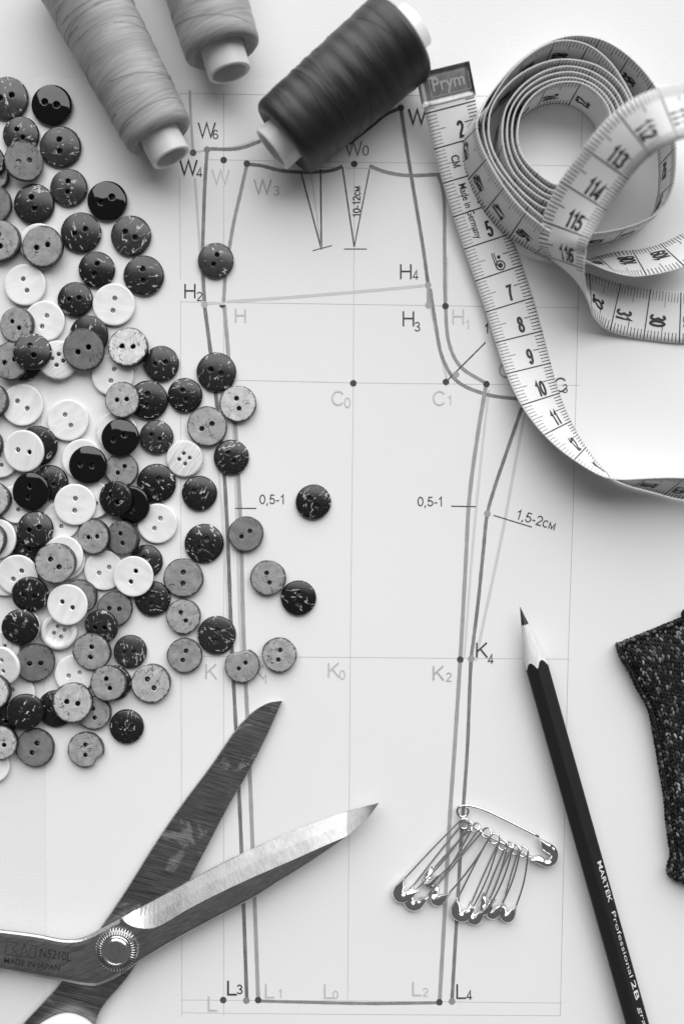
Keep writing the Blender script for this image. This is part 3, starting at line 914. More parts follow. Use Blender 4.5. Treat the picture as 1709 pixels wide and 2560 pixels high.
    C.marks(root, 8.0, 41, int(C.L / 10) - 1, (1, -1))
build_tape()

# ------------------------------------------------------------------ buttons
def button_mesh(name, kind, seed, holes=2, hr=0.125, hd=0.29, chip=None, flat=None):
    """a round button of radius 6 mm lying at z = 0; holes along local x"""
    rr = np.random.default_rng(seed)
    R = 6.0
    T = {'dark': 2.3, 'dark2': 2.3, 'dark3': 2.2, 'grey': 2.2, 'grey2': 2.2, 'pearl': 1.5, 'streak': 2.0, 'dish': 2.4, 'black': 2.5}[kind]
    n = 56
    irr = {'grey': 0.014, 'grey2': 0.014, 'dark': 0.005, 'dark2': 0.005, 'dark3': 0.004}.get(kind, 0.002)
    ph = rr.uniform(0, 6.28, 6)
    def rad(a):
        r = 1 + irr * (math.sin(2 * a + ph[0]) + 0.7 * math.sin(3 * a + ph[1]) + 0.5 * math.sin(5 * a + ph[2]) + 0.35 * math.sin(9 * a + ph[3]) + 0.3 * math.sin(14 * a + ph[4]))
        if flat is not None:
            d = math.cos(a - flat)
            if d > 0: r = min(r, 0.80 / max(d, 1e-3)) if 0.80 / max(d, 1e-3) < r else r
        if chip is not None:
            da = (a - chip + math.pi) % (2 * math.pi) - math.pi
            if abs(da) < 0.42: r -= 0.22 * (math.cos(da / 0.42 * math.pi / 2)) ** 0.8
        return r * R
    pts = []; edges = []
    rings = [1.0, 0.985, 0.965, 0.93, 0.87, 0.79, 0.70, 0.60, 0.50] if kind != 'dish' else [1.0, 0.955, 0.86, 0.74, 0.66, 0.58]
    for k, q in enumerate(rings):
        m = n if k < 5 else 36
        b = len(pts)
        for i in range(m):
            a = 2 * math.pi * i / m
            pts.append(Vector((rad(a) * q * math.cos(a), rad(a) * q * math.sin(a))))
        if k == 0: edges += [(b + i, b + (i + 1) % m) for i in range(m)]
    hs = [(-hd * R / 2 * 1.0, 0), (hd * R / 2 * 1.0, 0)] if holes == 2 else [(s * hd * R / 2, t * hd * R / 2) for s in (-1, 1) for t in (-1, 1)]
    hl = []
    jag = 0.10 if kind in ('streak',) else (0.04 if kind.startswith('grey') else 0.0)
    for hx, hy in hs:
        for q in (1.36, 1.17, 1.0):
            b = len(pts); m = 16
            for i in range(m):
                a = 2 * math.pi * i / m; r = hr * R * q * (1 + jag * rr.uniform(-1, 1))
                pts.append(Vector((hx + r * math.cos(a), hy + r * math.sin(a))))
            edges += [(b + i, b + (i + 1) % m) for i in range(m)]
            if q == 1.0: hl.append((hx, hy, b, m))
    co, ed, fa, ov, oe, of = delaunay_2d_cdt(pts, edges, [], 0, 1e-6)
    co = np.array([tuple(c) for c in co])
    faces = []
    for f in fa:
        c = co[list(f)].mean(0)
        if any((c[0] - hx) ** 2 + (c[1] - hy) ** 2 < (hr * R * 0.93) ** 2 for hx, hy, b, m in hl): continue
        a = math.atan2(c[1], c[0])
        if math.hypot(c[0], c[1]) > rad(a) * 1.02: continue
        faces.append(tuple(f))
    # boundary edges -> side walls
    cnt = {}
    for f in faces:
        for i in range(len(f)):
            a, b = f[i], f[(i + 1) % len(f)]
            cnt[(a, b)] = 1
    bnd = [(a, b) for (a, b) in cnt if (b, a) not in cnt]
    def zt(x, y):
        rr_ = math.hypot(x, y); a = math.atan2(y, x); q = rr_ / rad(a)
        dome = {'dark': 0.95, 'dark2': 0.9, 'dark3': 0.9, 'grey': 0.12, 'grey2': 0.10, 'pearl': -0.12, 'streak': 0.25, 'dish': 0.0, 'black': 0.85}[kind]
        z = T - dome * q * q if dome >= 0 else T - 0.1 + 0.30 * max(0, q - 0.55) ** 1.5
        if q > 0.93:
            e = (q - 0.93) / 0.07
            z -= {'pearl': 0.22, 'grey': 0.30, 'grey2': 0.30}.get(kind, 0.42) * e * e
        if kind == 'dish':
            z = T - 0.95 * (1 - max(0, min(1, (q - 0.60) / 0.2)) ** 1) ** 2
            if q > 0.86: z = T - 0.55 * ((q - 0.86) / 0.14) ** 2
        for hx, hy, b, m in hl:
            d = math.hypot(x - hx, y - hy) / (hr * R)
            if d < 1.17: z -= (0.07 if kind in ('pearl', 'streak', 'dish') else 0.13) * max(0, 1.17 - d) / 0.17
        if kind in ('grey', 'grey2') and q < 0.97:
            z += 0.06 * math.sin(1.1 * x + ph[0]) * math.sin(0.9 * y + ph[1])
        return z
    N = len(co)
    V = [(x, y, zt(x, y)) for x, y in co] + [(x * 0.985, y * 0.985, 0.22 if math.hypot(x, y) > 0.9 * R else 0.0) for x, y in co]
    def inhole(i):
        return any(abs(math.hypot(co[i][0] - hx, co[i][1] - hy) - hr * R) < hr * R * 0.2 for hx, hy, b, m in hl)
    F = list(faces); MI = [0] * len(faces)
    for f in faces: F.append(tuple(N + i for i in reversed(f))); MI.append(1)
    rim = set()
    for a, b in bnd:
        F.append((b, a, N + a, N + b)); MI.append(1)
    mats = {'dark': (M['dark'], M['dark']), 'dark2': (M['dark2'], M['edge']), 'dark3': (M['dark3'], M['edge']), 'grey': (M['grey'], M['edge']), 'grey2': (M['grey2'], M['edge']),
            'pearl': (M['pearl'], M['pearl']), 'streak': (M['streak'], M['streak']), 'dish': (M['streak'], M['streak']), 'black': (M['black'], M['black'])}[kind]
    me = mesh(name, np.array(V) * MM, F, list(mats), True, MI)
    # crisp edge where the face meets the side
    return me, T

# kind, x, y, r (photograph pixels), pixel direction between the holes, layer, extra
D, D2, D3, G, G2, W, F4, FD, B = 'dark', 'dark2', 'dark3', 'grey', 'grey2', 'pearl', 'streak', 'dish', 'black'
BT = [
 (D2, 14, 240, 54, (85, -22), 1), (B, 126, 257, 51, (104, 25), 1), (D2, 49, 332, 46, (62, 82), 1), (G, 56.5, 402, 48, (102, -25), 2),
 (D2, 148, 362, 52, (2, 97), 1), (D2, 169, 465, 47, (-3, 102), 1), (B, 265.5, 498, 50, (97, -45), 1), (D2, 82, 506, 51, (27, 92), 1),
 (D2, 199.5, 577.6, 51, (80, -33), 1), (D2, 325, 585.7, 51, (77, 45), 1), (G2, 105.6, 613.5, 51.5, (95, -23), 2), (W, 97, 607, 50, (1, 1), 1),
 (G2, 0, 600, 52, (15, 93), 1), (G, -19, 505, 46, (90, 30), 1), (D, -36, 400, 45, (1, 1), 1), (G, -22, 434, 42, (1, -1), 0),
 (W, 62, 711, 52, (32, 98), 1), (D, 239, 671, 46, (-27, 100), 1), (D, 357, 686, 51, (5, 88), 1), (D, 185, 746, 44.5, (93, -13), 1),
 (W, 284, 760.5, 53, (-15, 102), 1), (W, 110.5, 802, 51, (-45, 99), 0), (G, 41.6, 810.7, 44, (70, 65), 1), (D, 76, 877, 47, (38, 95), 3),
 (G, 25, 902, 47, (95, -30), 2), (D, 55, 906, 44, (1, 1), 0), (F4, 143.5, 900, 49, (43, 63), 1), (D, 219.5, 836, 50, (90, 20), 1),
 (G, 207.5, 871.5, 52, (90, -40), 2), (G2, 320, 868.7, 51, (95, 8), 2), (D2, 401, 907, 45, (97, -17), 1), (W, 281, 937, 52.5, (-28, 97), 0),
 (G2, 306.5, 998.7, 45, (102, -7), 2), (D, 368, 999, 50, (1, 98), 1), (D, 460.6, 986.9, 44, (27, 70), 1), (D, 539.4, 928.5, 50, (79, 31), 1),
 (G2, 594, 1008.5, 46, (22, 87), 1), (G2, 516.8, 1065.6, 50, (77, -38), 1), (D, 576.7, 1142.5, 44.5, (40, 63), 1), (F4, 460.7, 1146.3, 46.5, (56, 43), 1),
 (D2, 538, 648, 45, (-29, 75), 1), (D2, 389, 1092, 43, (79, 40), 1), (W, 55, 1011.6, 52.5, (88, 67), 1), (W, 169, 1050, 52, (52, 95), 1),
 (B, 298.5, 1093.4, 48, (95, -44), 2), (W, 291, 1079, 51, (1, 1), 0), (W, 59.7, 1126.4, 52.5, (102, 20), 2), (D, 92, 1112.6, 50, (1, 1), 1),
 (W, 0, 1150, 44, (20, 80), 1), (G, -40, 1113, 46, (1, 1), 2), (G, -24, 1001, 45, (1, 1), 1), (B, 217.5, 1162, 48.5, (102, 12), 2),
 (W, 205, 1148, 51, (1, 1), 0), (G, 302.8, 1174, 42, (-60, 57), 1), (D, 389, 1208, 49.5, (-53, 71), 1), (B, 75, 1228, 48, (-17, 100), 2),
 (D3, 123.4, 1206, 44, (80, 40), 1), (W, 186.5, 1261, 52, (-8, 97), 2), (W, 229.6, 1249, 48, (1, 1), 1), (D3, 288, 1246, 45, (58, 62), 3),
 (B, 328.6, 1261, 48, (40, 90), 2), (W, 393, 1308.7, 50, (-53, 90), 1), (D, 84, 1323.6, 45.5, (80, -23), 2), (W, 151, 1302, 48, (10, 90), 1),
 (W, 42, 1260.5, 48, (20, 90), 0), (G2, -17, 1249, 45, (1, 1), 1), (W, -5, 1348, 50, (1, 1), 1), (G2, -26, 1351, 44, (1, 1), 2),
 (D, 66, 1364, 43, (1, 1), 0), (G, 137, 1408, 51.5, (70, 63), 3), (W, 156.4, 1390.5, 51, (1, 1), 2), (W, 161, 1400, 51, (1, 1), 1),
 (G, 235.9, 1342, 43.5, (89, -8), 3), (G, 308.5, 1343.7, 44, (18, 100), 2), (D, 363, 1404, 42, (30, 80), 1), (W, 259.7, 1426, 50, (90, -53), 1),
 (W, 333.5, 1441, 51, (-43, 91), 3), (D3, 379.4, 1497.8, 45, (-10, 102), 1), (W, 43, 1437, 51, (-70, 68), 1), (W, 12, 1443, 47, (1, 1), 0),
 (D3, 71, 1486, 46, (95, 15), 2), (W, 168.5, 1512, 51.5, (88, 49), 3), (G, 198, 1491.5, 44, (30, 60), 1), (G, 285.6, 1522.5, 44.5, (103, 7), 1),
 (D2, 251.7, 1566, 44, (83, -3), 2), (D, 46, 1569, 46, (-72, 64), 2), (W, 54.5, 1567.6, 46, (1, 1), 1), (FD, 145.8, 1580.5, 46, (61, 33), 1),
 (G, 228.7, 1628, 48, (-15, 92), 3), (D2, 323.4, 1630.7, 42, (81, -3), 1), (G, 87.5, 1655, 48, (92, 0), 2), (W, 8.6, 1663.7, 48.5, (7, 95), 3),
 (W, 185, 1686.7, 49, (93, -27), 0), (G, 270, 1709.6, 45, (35, 95), 2), (G2, 180, 1758.4, 50, (95, 17), 3), (D, 282.7, 1709.6, 44, (1, 1), 1),
 (G2, 376.5, 1709.6, 49, (59, 80), 1), (G, 234, 1783.7, 42, (15, 87), 1), (D, 137, 1774, 47, (95, 20), 2), (D, 59, 1782, 46, (68, 68), 2),
 (G2, -13, 1730.6, 43, (1, 1), 4), (D, 314, 1819.5, 43.5, (86, 11), 1, 'marbled'), (G, 213, 1875.5, 44.5, (-1, 98), 1, 'chip'), (G, 86, 1871, 48, (-43, 80), 1),
 (G2, 0, 1856, 43.5, (80, 40), 2), (W, -18, 1917, 41, (1, 1), 0), (W, 40, 1735, 47, (1, 1), 1), (D3, 8, 1795, 40, (1, 1), 1), (F4, 5, 1622, 45, (1, 0), 1),
 (D, 496.7, 1233, 44.5, (63, 34), 1), (D, 508.5, 1359, 49.5, (-45, 63), 1), (G, 613.7, 1335, 44.5, (-77, 50), 1), (D, 782.7, 1255, 44.5, (58, 59), 1, 'alone'),
 (G, 457.5, 1445, 49.5, (-3, 82), 1), (G, 669.5, 1445, 44.5, (20, 70), 1), (D3, 745.4, 1496, 44.5, (-14, 90), 1), (G, 457.8, 1542, 43.5, (49, 80), 1),
 (D2, 540.4, 1589.4, 48.5, (-20, 81), 1), (G, 460.7, 1639.5, 44, (-32, 86), 1), (G, 605, 1665, 43.5, (-69, 58), 1, 'flat'), (G, 697.6, 1638, 43.5, (-17, 89), 1),
]
HAND = {  # index by pixel position -> own label
 (538, 648): 'dark shell button lying alone between the letters W and H on the pattern',
 (782.7, 1255): 'dark flecked shell button lying alone beside the printed 0,5-1',
 (539.4, 928.5): 'dark shell button with a long pale streak, touching a pale grey one',
 (594, 1008.5): 'pale grey shell button leaning against a dark streaked one on the pattern outline',
 (516.8, 1065.6): 'large pale grey shell button with dark nicked rim lying over the pattern outline',
 (576.7, 1142.5): 'dark flecked shell button covering both outline strokes above the printed 0,5-1',
 (613.7, 1335): 'grey shell button just below the 0,5-1 tick mark',
 (669.5, 1445): 'grey shell button touching a plain dark one, both away from the heap',
 (745.4, 1496): 'plain dark shell button touching a grey one, both away from the heap',
 (697.6, 1638): 'grey shell button with a thin crack, farthest from the heap on the K line',
 (605, 1665): 'grey shell button with one flattened edge covering the letter K1',
 (213, 1875.5): 'grey shell button with a bite missing from its rim',
 (314, 1819.5): 'dark marbled shell button lying by the chipped grey one above the scissors',
 (460.7, 1146.3): 'white streaked four-hole button standing free among dark ones',
 (145.8, 1580.5): 'cream four-hole button with a raised dished rim',
 (143.5, 900): 'white streaked four-hole button tucked under grey and dark ones',
 (126, 257): 'glossy black button beside the long light grey thread spool',
 (265.5, 498): 'glossy black button at the edge of the heap below the long grey spool',
 (328.6, 1261): 'glossy black button half hidden under a plain dark one',
 (180, 1758.4): 'pale blotched shell button lying on top of a dark and a grey one',
 (376.5, 1709.6): 'pale grey shell button with vertical grain at the edge of the heap',
 (508.5, 1359): 'large dark shell button with dense pale flecks next to the pattern outline',
 (540.4, 1589.4): 'charcoal shell button with a pale crease, on the pattern outline near letter K',
}
KINDW = {'dark': 'dark flecked shell button', 'dark2': 'charcoal shell button', 'dark3': 'plain dark shell button', 'grey': 'grey shell button', 'grey2': 'pale grey shell button',
         'pearl': 'white pearl two-hole button', 'streak': 'white streaked four-hole button', 'dish': 'cream four-hole button', 'black': 'glossy black two-hole button'}
SHORT = {'dark': 'a dark', 'dark2': 'a charcoal', 'dark3': 'a dark', 'grey': 'a grey', 'grey2': 'a pale grey', 'pearl': 'a pearl', 'streak': 'a white', 'dish': 'a cream', 'black': 'a black'}

def build_buttons():
    lib = {}
    def get(kind, extra, i):
        if extra == 'chip': return button_mesh('button', kind, 77, chip=math.radians(52), hd=0.58 * 1.0)
        if extra == 'flat': return button_mesh('button', kind, 78, flat=math.radians(-118), hd=0.52)
        var = i % 5
        key = (kind, var)
        if key not in lib:
            if kind in ('streak',): lib[key] = button_mesh('button', kind, 10 + var, holes=4, hr=0.115, hd=0.40)
            elif kind == 'dish': lib[key] = button_mesh('button', kind, 10 + var, holes=4, hr=0.125, hd=0.42)
            else:
                hr = {'pearl': 0.125, 'black': 0.15}.get(kind, 0.135); hd = {'pearl': 0.58, 'black': 0.60}.get(kind, 0.56)
                lib[key] = button_mesh('button', kind, 10 + var + 7 * len(lib), hr=hr, hd=hd)
        return lib[key]
    order = sorted(range(len(BT)), key=lambda i: (BT[i][5], i))
    placed = []        # (x, y, r, T, plane a,b,c, idx)
    over = {i: [] for i in order}; under = {i: [] for i in order}; data = {}
    ang = np.linspace(0, 2 * math.pi, 48, endpoint=False)
    rads = np.array([0.12, 0.35, 0.55, 0.7, 0.8, 0.88, 0.94, 1.0])
    gx = np.concatenate([r * np.cos(ang) for r in rads]); gy = np.concatenate([r * np.sin(ang) for r in rads])
    for i in order:
        b = BT[i]; kind, px, py, pr = b[:4]; extra = b[6] if len(b) > 6 else None
        me, T = get(kind, extra, i)
        zg = T
        base = SHEET_T + 0.03
        for it in range(3):
            c = S(px, py, zg); R = pr * K * (DIST - zg) / DIST
            X = c[0] + gx * R * 0.97; Y = c[1] + gy * R * 0.97
            H = np.full(len(X), base)
            for (x2, y2, r2, T2, a2, b2, c2, j) in placed:
                if (x2 - c[0]) ** 2 + (y2 - c[1]) ** 2 > (R + r2) ** 2: continue
                dd = (X - x2) ** 2 + (Y - y2) ** 2
                q = np.sqrt(dd) / r2
                m = q < 0.965
                top = a2 + b2 * X + c2 * Y + T2 - 0.30 * np.clip(q, 0, 1) ** 2
                H = np.where(m, np.maximum(H, top), H)
            # lowest plane that stays above H (rest position of a disc)
            tri = [336 + 0, 336 + 16, 336 + 32]
            cx, cy = c[0], c[1]
            for step in range(200):
                A = np.array([[1, X[t] - cx, Y[t] - cy] for t in tri])
                try: pl = np.linalg.solve(A, H[tri])
                except np.linalg.LinAlgError: break
                res = H - (pl[0] + pl[1] * (X - cx) + pl[2] * (Y - cy))
                k = int(np.argmax(res))
                if res[k] < 1e-4: break
                best = None
                for drop in range(3):
                    tt = [tri[q] for q in range(3) if q != drop] + [k]
                    p3 = np.array([[X[t] - cx, Y[t] - cy, 1.0] for t in tt]).T
                    try: w = np.linalg.solve(p3, np.array([0, 0, 1.0]))
                    except np.linalg.LinAlgError: continue
                    if best is None or w.min() > best[0]: best = (w.min(), tt)
                if best is None: break
                tri = best[1]
            zg = pl[0] + T
        ov = 0.97
        for (x2, y2, r2, T2, a2, b2, c2, j) in placed:
            if (x2 - c[0]) ** 2 + (y2 - c[1]) ** 2 < ((R + r2) * 0.95) ** 2:
                over[i].append(j); under[j].append(i)
        a = pl[0] - pl[1] * cx - pl[2] * cy
        placed.append((c[0], c[1], R, T, a, pl[1], pl[2], i))
        data[i] = (me, c, R, pl, b)
    seen = {}
    for i in range(len(BT)):
        me, c, R, pl, b = data[i]
        kind = b[0]
        o = bpy.data.objects.new('button', me); COL.objects.link(o)
        nrm = Vector((-pl[1], -pl[2], 1)).normalized()
        q = Vector((0, 0, 1)).rotation_difference(nrm)
        hx, hy = b[4]; th = math.atan2(-hy, hx)
        if kind in ('streak', 'dish'): th += math.pi / 4 * 0.0
        if len(b) > 6 and b[6] == 'flat': th = math.atan2(-hy, hx)
        M4 = q.to_matrix().to_4x4() @ Matrix.Rotation(th, 4, 'Z')
        if len(b) > 6 and b[6] == 'chip':
            M4 = q.to_matrix().to_4x4() @ Matrix.Rotation(math.radians(-90), 4, 'Z')
        o.matrix_world = Matrix.Translation(Vector((c[0], c[1], pl[0])) * MM) @ M4 @ Matrix.Diagonal((R / 6.0, R / 6.0, 1, 1))
        key = (b[1], b[2])
        if key in HAND: lab = HAND[key]
        else:
            lab = KINDW[kind]
            ov = [SHORT[BT[j][0]] for j in over[i]]; un = [SHORT[BT[j][0]] for j in under[i]]
            def uniq(l):
                s = []
                for q_ in l:
                    if q_ not in s: s.append(q_)
                return s[:2]
            ov, un = uniq(ov), uniq(un)
            if ov: lab += ' resting on ' + ' and '.join(ov) + ' one'
            if un: lab += (', ' if ov else ' ') + 'partly under ' + ' and '.join(un) + ' one'
            if not ov and not un:
                near = sorted((j for j in range(len(BT)) if j != i), key=lambda j: (BT[j][1] - b[1]) ** 2 + (BT[j][2] - b[2]) ** 2)[:2]
                lab += ' uncovered, between ' + SHORT[BT[near[0]][0]] + ' and ' + SHORT[BT[near[1]][0]] + ' one'
            if seen.get(lab):
                near = sorted((j for j in range(len(BT)) if j != i and j not in over[i] and j not in under[i]), key=lambda j: (BT[j][1] - b[1]) ** 2 + (BT[j][2] - b[2]) ** 2)
                for j in near[:4]:
                    l2 = lab + ', beside ' + SHORT[BT[j][0]] + ' one'
                    if not seen.get(l2) and len(l2.split()) <= 16: lab = l2; break
            seen[lab] = 1
            if len(lab.split()) > 16: lab = KINDW[kind] + (' resting on ' + ov[0] + ' one' if ov else '') + (', partly under ' + un[0] + ' one' if un else '')
        tag(o, lab, 'button', KINDW[kind] + 's in the heap')
build_buttons()

# ------------------------------------------------------------------ scissors
def build_scissors():
    pc = Z5(613, 1407, 6)
    root = thing('scissors', 'open steel tailor scissors with a knurled pivot screw and white handles', 'scissors', (pc[0], pc[1], 0))
    # ---- lower blade, flat inner face up
    zt = 3.6; th = 2.6
    Lp = [(1473, 110), (1440, 112), (1400, 121), (1330, 160), (1240, 250), (1100, 450), (950, 650), (800, 870), (650, 1110), (525, 1295), (430, 1430), (330, 1570), (120, 1798), (-20, 1950), (-80, 2050)]
    Rp = [(1474, 110.5), (1462, 140), (1400, 280), (1300, 480), (1200, 650), (1065, 905), (990, 1045), (850, 1290), (770, 1400), (700, 1510), (640, 1590), (560, 1680), (520, 1740), (500, 1800), (470, 1900), (380, 2050)]
    ys = np.concatenate([np.linspace(110, 180, 12), np.linspace(195, 2050, 60)])
    def curve(pts):
        c = catmull([np.array(p, float) for p in pts], 10)
        return np.interp(ys, c[:, 1], c[:, 0])
    lx, rx = curve(Lp), curve(Rp); rx = np.maximum(rx, lx + 1.0)
    V = []; F = []
    m = 7
    for i, y in enumerate(ys):
        w = rx[i] - lx[i]
        cols = [(lx[i], -th), (lx[i], -0.8), (lx[i] + min(7, w * .2), 0.0), (lx[i] + w * .5, 0.0), (rx[i] - min(4, w * .15), 0.0), (rx[i], -0.25 if y < 1400 else -0.7), (rx[i], -th if y > 1400 else -0.5)]
        for x, dz in cols:
            zz = zt + dz - (1.2 * max(0, (1100 - y) / 1000.0))
            V.append(Z5(x, y, max(zz, 0.3)))
    for i in range(len(ys) - 1):
        for k in range(m):
            a = i * m + k; b = i * m + (k + 1) % m
            F.append((a, a + m, b + m, b))
    F.append(tuple(range(m))); F.append(tuple(range((len(ys) - 1) * m, len(ys) * m))[::-1])
    lower = obj('lower_blade', V, F, M['blade'], root)
    # ---- upper blade
    zt = 7.4; th = 3.4
    Tp = [(-330, 1290), (-150, 1292), (0, 1305), (200, 1330), (330, 1355), (420, 1350), (530, 1300), (640, 1240), (740, 1185), (900, 1100), (1150, 963), (1483, 810), (1817, 687), (1979, 643)]
    Bp = [(-330, 1530), (-150, 1515), (0, 1520), (150, 1545), (330, 1575), (430, 1595), (500, 1600), (560, 1580), (640, 1540), (720, 1480), (900, 1370), (1100, 1260), (1337, 1133), (1450, 1060), (1577, 980), (1650, 933), (1737, 873), (1817, 813), (1923, 720), (1980, 644)]
    Rg = [(632, 1243), (655, 1268), (690, 1288), (740, 1300), (790, 1300), (830, 1288), (1000, 1190), (1150, 1113), (1350, 1020), (1550, 933), (1683, 873), (1812, 818)]
    xs = np.concatenate([np.linspace(-330, 625, 40), np.linspace(633, 700, 14), np.linspace(710, 1800, 50), np.linspace(1812, 1979, 20)])
    def cy(pts):
        c = catmull([np.array(p, float) for p in pts], 10)
        return np.interp(xs, c[:, 0], c[:, 1])
    ty, by, ry = cy(Tp), cy(Bp), cy(Rg)
    by = np.maximum(by, ty + 1)
    ry = np.where(xs < 633, ty, np.minimum(np.maximum(ry, ty), by)); ry = np.where(xs > 1812, by, ry)
    def ztop(x): return zt - 1.0 * np.clip((x - 700) / 1280, 0, 1)
    V = []; m = 10
    for i, x in enumerate(xs):
        z0 = ztop(x); w = by[i] - ty[i]
        fw = ry[i] - ty[i]
        if x < 633:
            rows = [(ty[i], -th), (ty[i], -1.3), (ty[i] + w * .03, -0.55), (ty[i] + w * .08, -0.12), (ty[i] + w * .16, 0.0), (ty[i] + w * .5, 0.0), (ty[i] + w * .86, 0.0), (ty[i] + w * .95, -0.18), (by[i], -0.9), (by[i], -th)]
        else:
            drop = 2.85 * min(1.0, fw / 100.0) if x < 1812 else 2.85 * (w / 130.0)
            rem = by[i] - ry[i]
            rows = [(ty[i], -3.3), (ty[i], -drop - 0.25), (ty[i] + min(6, fw * .08), -drop), (ty[i] + fw * .5, -drop * .5), (ry[i], 0.0), (ry[i] + rem * .4, -0.03), (ry[i] + rem * .85, -0.12), (ry[i] + rem * .95, -0.3), (by[i], -0.8 if x < 1812 else -0.1), (by[i], -3.2)]
        for y, dz in rows: V.append(Z5(x, y, z0 + dz))
    F = []; MI = []
    for i in range(len(xs) - 1):
        for k in range(m):
            a = i * m + k; b = i * m + (k + 1) % m
            F.append((b, b + m, a + m, a))
            MI.append(1 if (xs[i] >= 632 and k in (2, 3)) else (2 if xs[i] >= 632 and k == 1 else 0))
    F.append(tuple(range(m))[::-1]); MI.append(0); F.append(tuple(range((len(xs) - 1) * m, len(xs) * m))); MI.append(0)
    up = obj('upper_blade', V, F, [M['face'], M['ground'], M['face']], root, False, MI)
    # smooth only the rounded shank
    # ---- engraved maker's marks
    def stroke(pts, w=2.2):
        q = np.array([Z5(x, y, zt) for x, y in pts]); q = np.concatenate([np.linspace(q[i], q[i + 1], 4, endpoint=(i == len(q) - 2)) for i in range(len(q) - 1)])
        v, f = strip(q, w / 2.0907 * K, zt + 0.02); mk.add(v, f)
    mk = MB()
    stroke([(36, 1368), (100, 1378), (62, 1404), (98, 1446), (26, 1436), (36, 1368)], 3.4)
    stroke([(128, 1380), (106, 1447), (146, 1450), (128, 1380)], 3.4)
    stroke([(160, 1388), (190, 1392), (183, 1456), (152, 1452), (160, 1388)], 3.4)
    def etext(s, x, y, cap, rot, sx, bold=0.0):
        v, f = text_mesh(s, bold, sx); k = cap / 2.0907 * K / cap_h(); c = Z5(x, y, zt)
        cr, sr = math.cos(rot), math.sin(rot)
        mk.add([(c[0] + k * (a * cr - b * sr), c[1] + k * (a * sr + b * cr), zt + 0.02) for a, b in v], f)
    etext('N5210L', 202, 1448, 44, -math.radians(8.5), 0.78, 0.006)
    etext('MADE IN JAPAN', 17, 1480, 27, -math.radians(8.3), 1.03, 0.014)
    mk.obj('engraved_marks', M['etch'], up)
    # ---- pivot screw
    c = Z5(613, 1407, 7.2)
    R = 108 / 2.0907 * K * (DIST - 7) / DIST
    n = 44; prof = []
    V = []; F = []
    lev = [(0.96, -1.2, 0), (0.98, 0.0, 1), (0.93, 0.35, 1), (0.78, 0.75, 0.6), (0.72, 0.8, 0), (0.70, 0.45, 0)]
    for li, (r, z, tooth) in enumerate(lev):
        for j in range(n * 4):
            a = 2 * math.pi * j / (n * 4)
            k = (1 if (j % 4) in (0, 1) else -1) * 0.075 * tooth
            V.append((c[0] + R * (r + (k if li < 2 else 0)) * math.cos(a), c[1] + R * (r + (k if li < 2 else 0)) * math.sin(a), zt + 0.5 + z + k * (2.2 if li in (2, 3) else 0)))
    N = n * 4
    for li in range(len(lev) - 1):
        for j in range(N):
            F.append((li * N + j, li * N + (j + 1) % N, (li + 1) * N + (j + 1) % N, (li + 1) * N + j))
    scr = obj('pivot_screw', V, F, M['knurl'], root)
    prof = [(0.0, 0.72 * R), (1.0, 0.72 * R), (1.25, 0.69 * R), (1.3, 0.655 * R), (1.12, 0.63 * R), (1.1, 0.60 * R), (1.28, 0.575 * R), (1.52, 0.50 * R), (1.64, 0.34 * R), (1.69, 0.17 * R), (1.70, 0.001)]
    v, f = lathe(prof, (c[0], c[1], zt + 0.2), (0, 0, 1), 64)
    cap = obj('pivot_cap', v, f, M['chrome'], scr, True)
    # ---- handles (moulded white rings at the ends of the shanks)
    def handle(path, r):
        q = catmull(path, 14, closed=True); v, f = tube(q, r, 14, closed=True)
        obj('handle', v, f, M['plastic'], root, True)
    h = [(355, 1800), (450, 1850), (480, 1960), (400, 2150), (230, 2330), (60, 2400), (-20, 2300), (20, 2120), (150, 1930), (260, 1830)]
    handle([Z5(x, y, 5.4) for x, y in h], 3.0)
    h = [(-330, 1300), (-250, 1410), (-330, 1520), (-560, 1600), (-800, 1580), (-900, 1450), (-800, 1310), (-560, 1260)]
    handle([Z5(x, y, 6.4) for x, y in h], 4.4)
build_scissors()

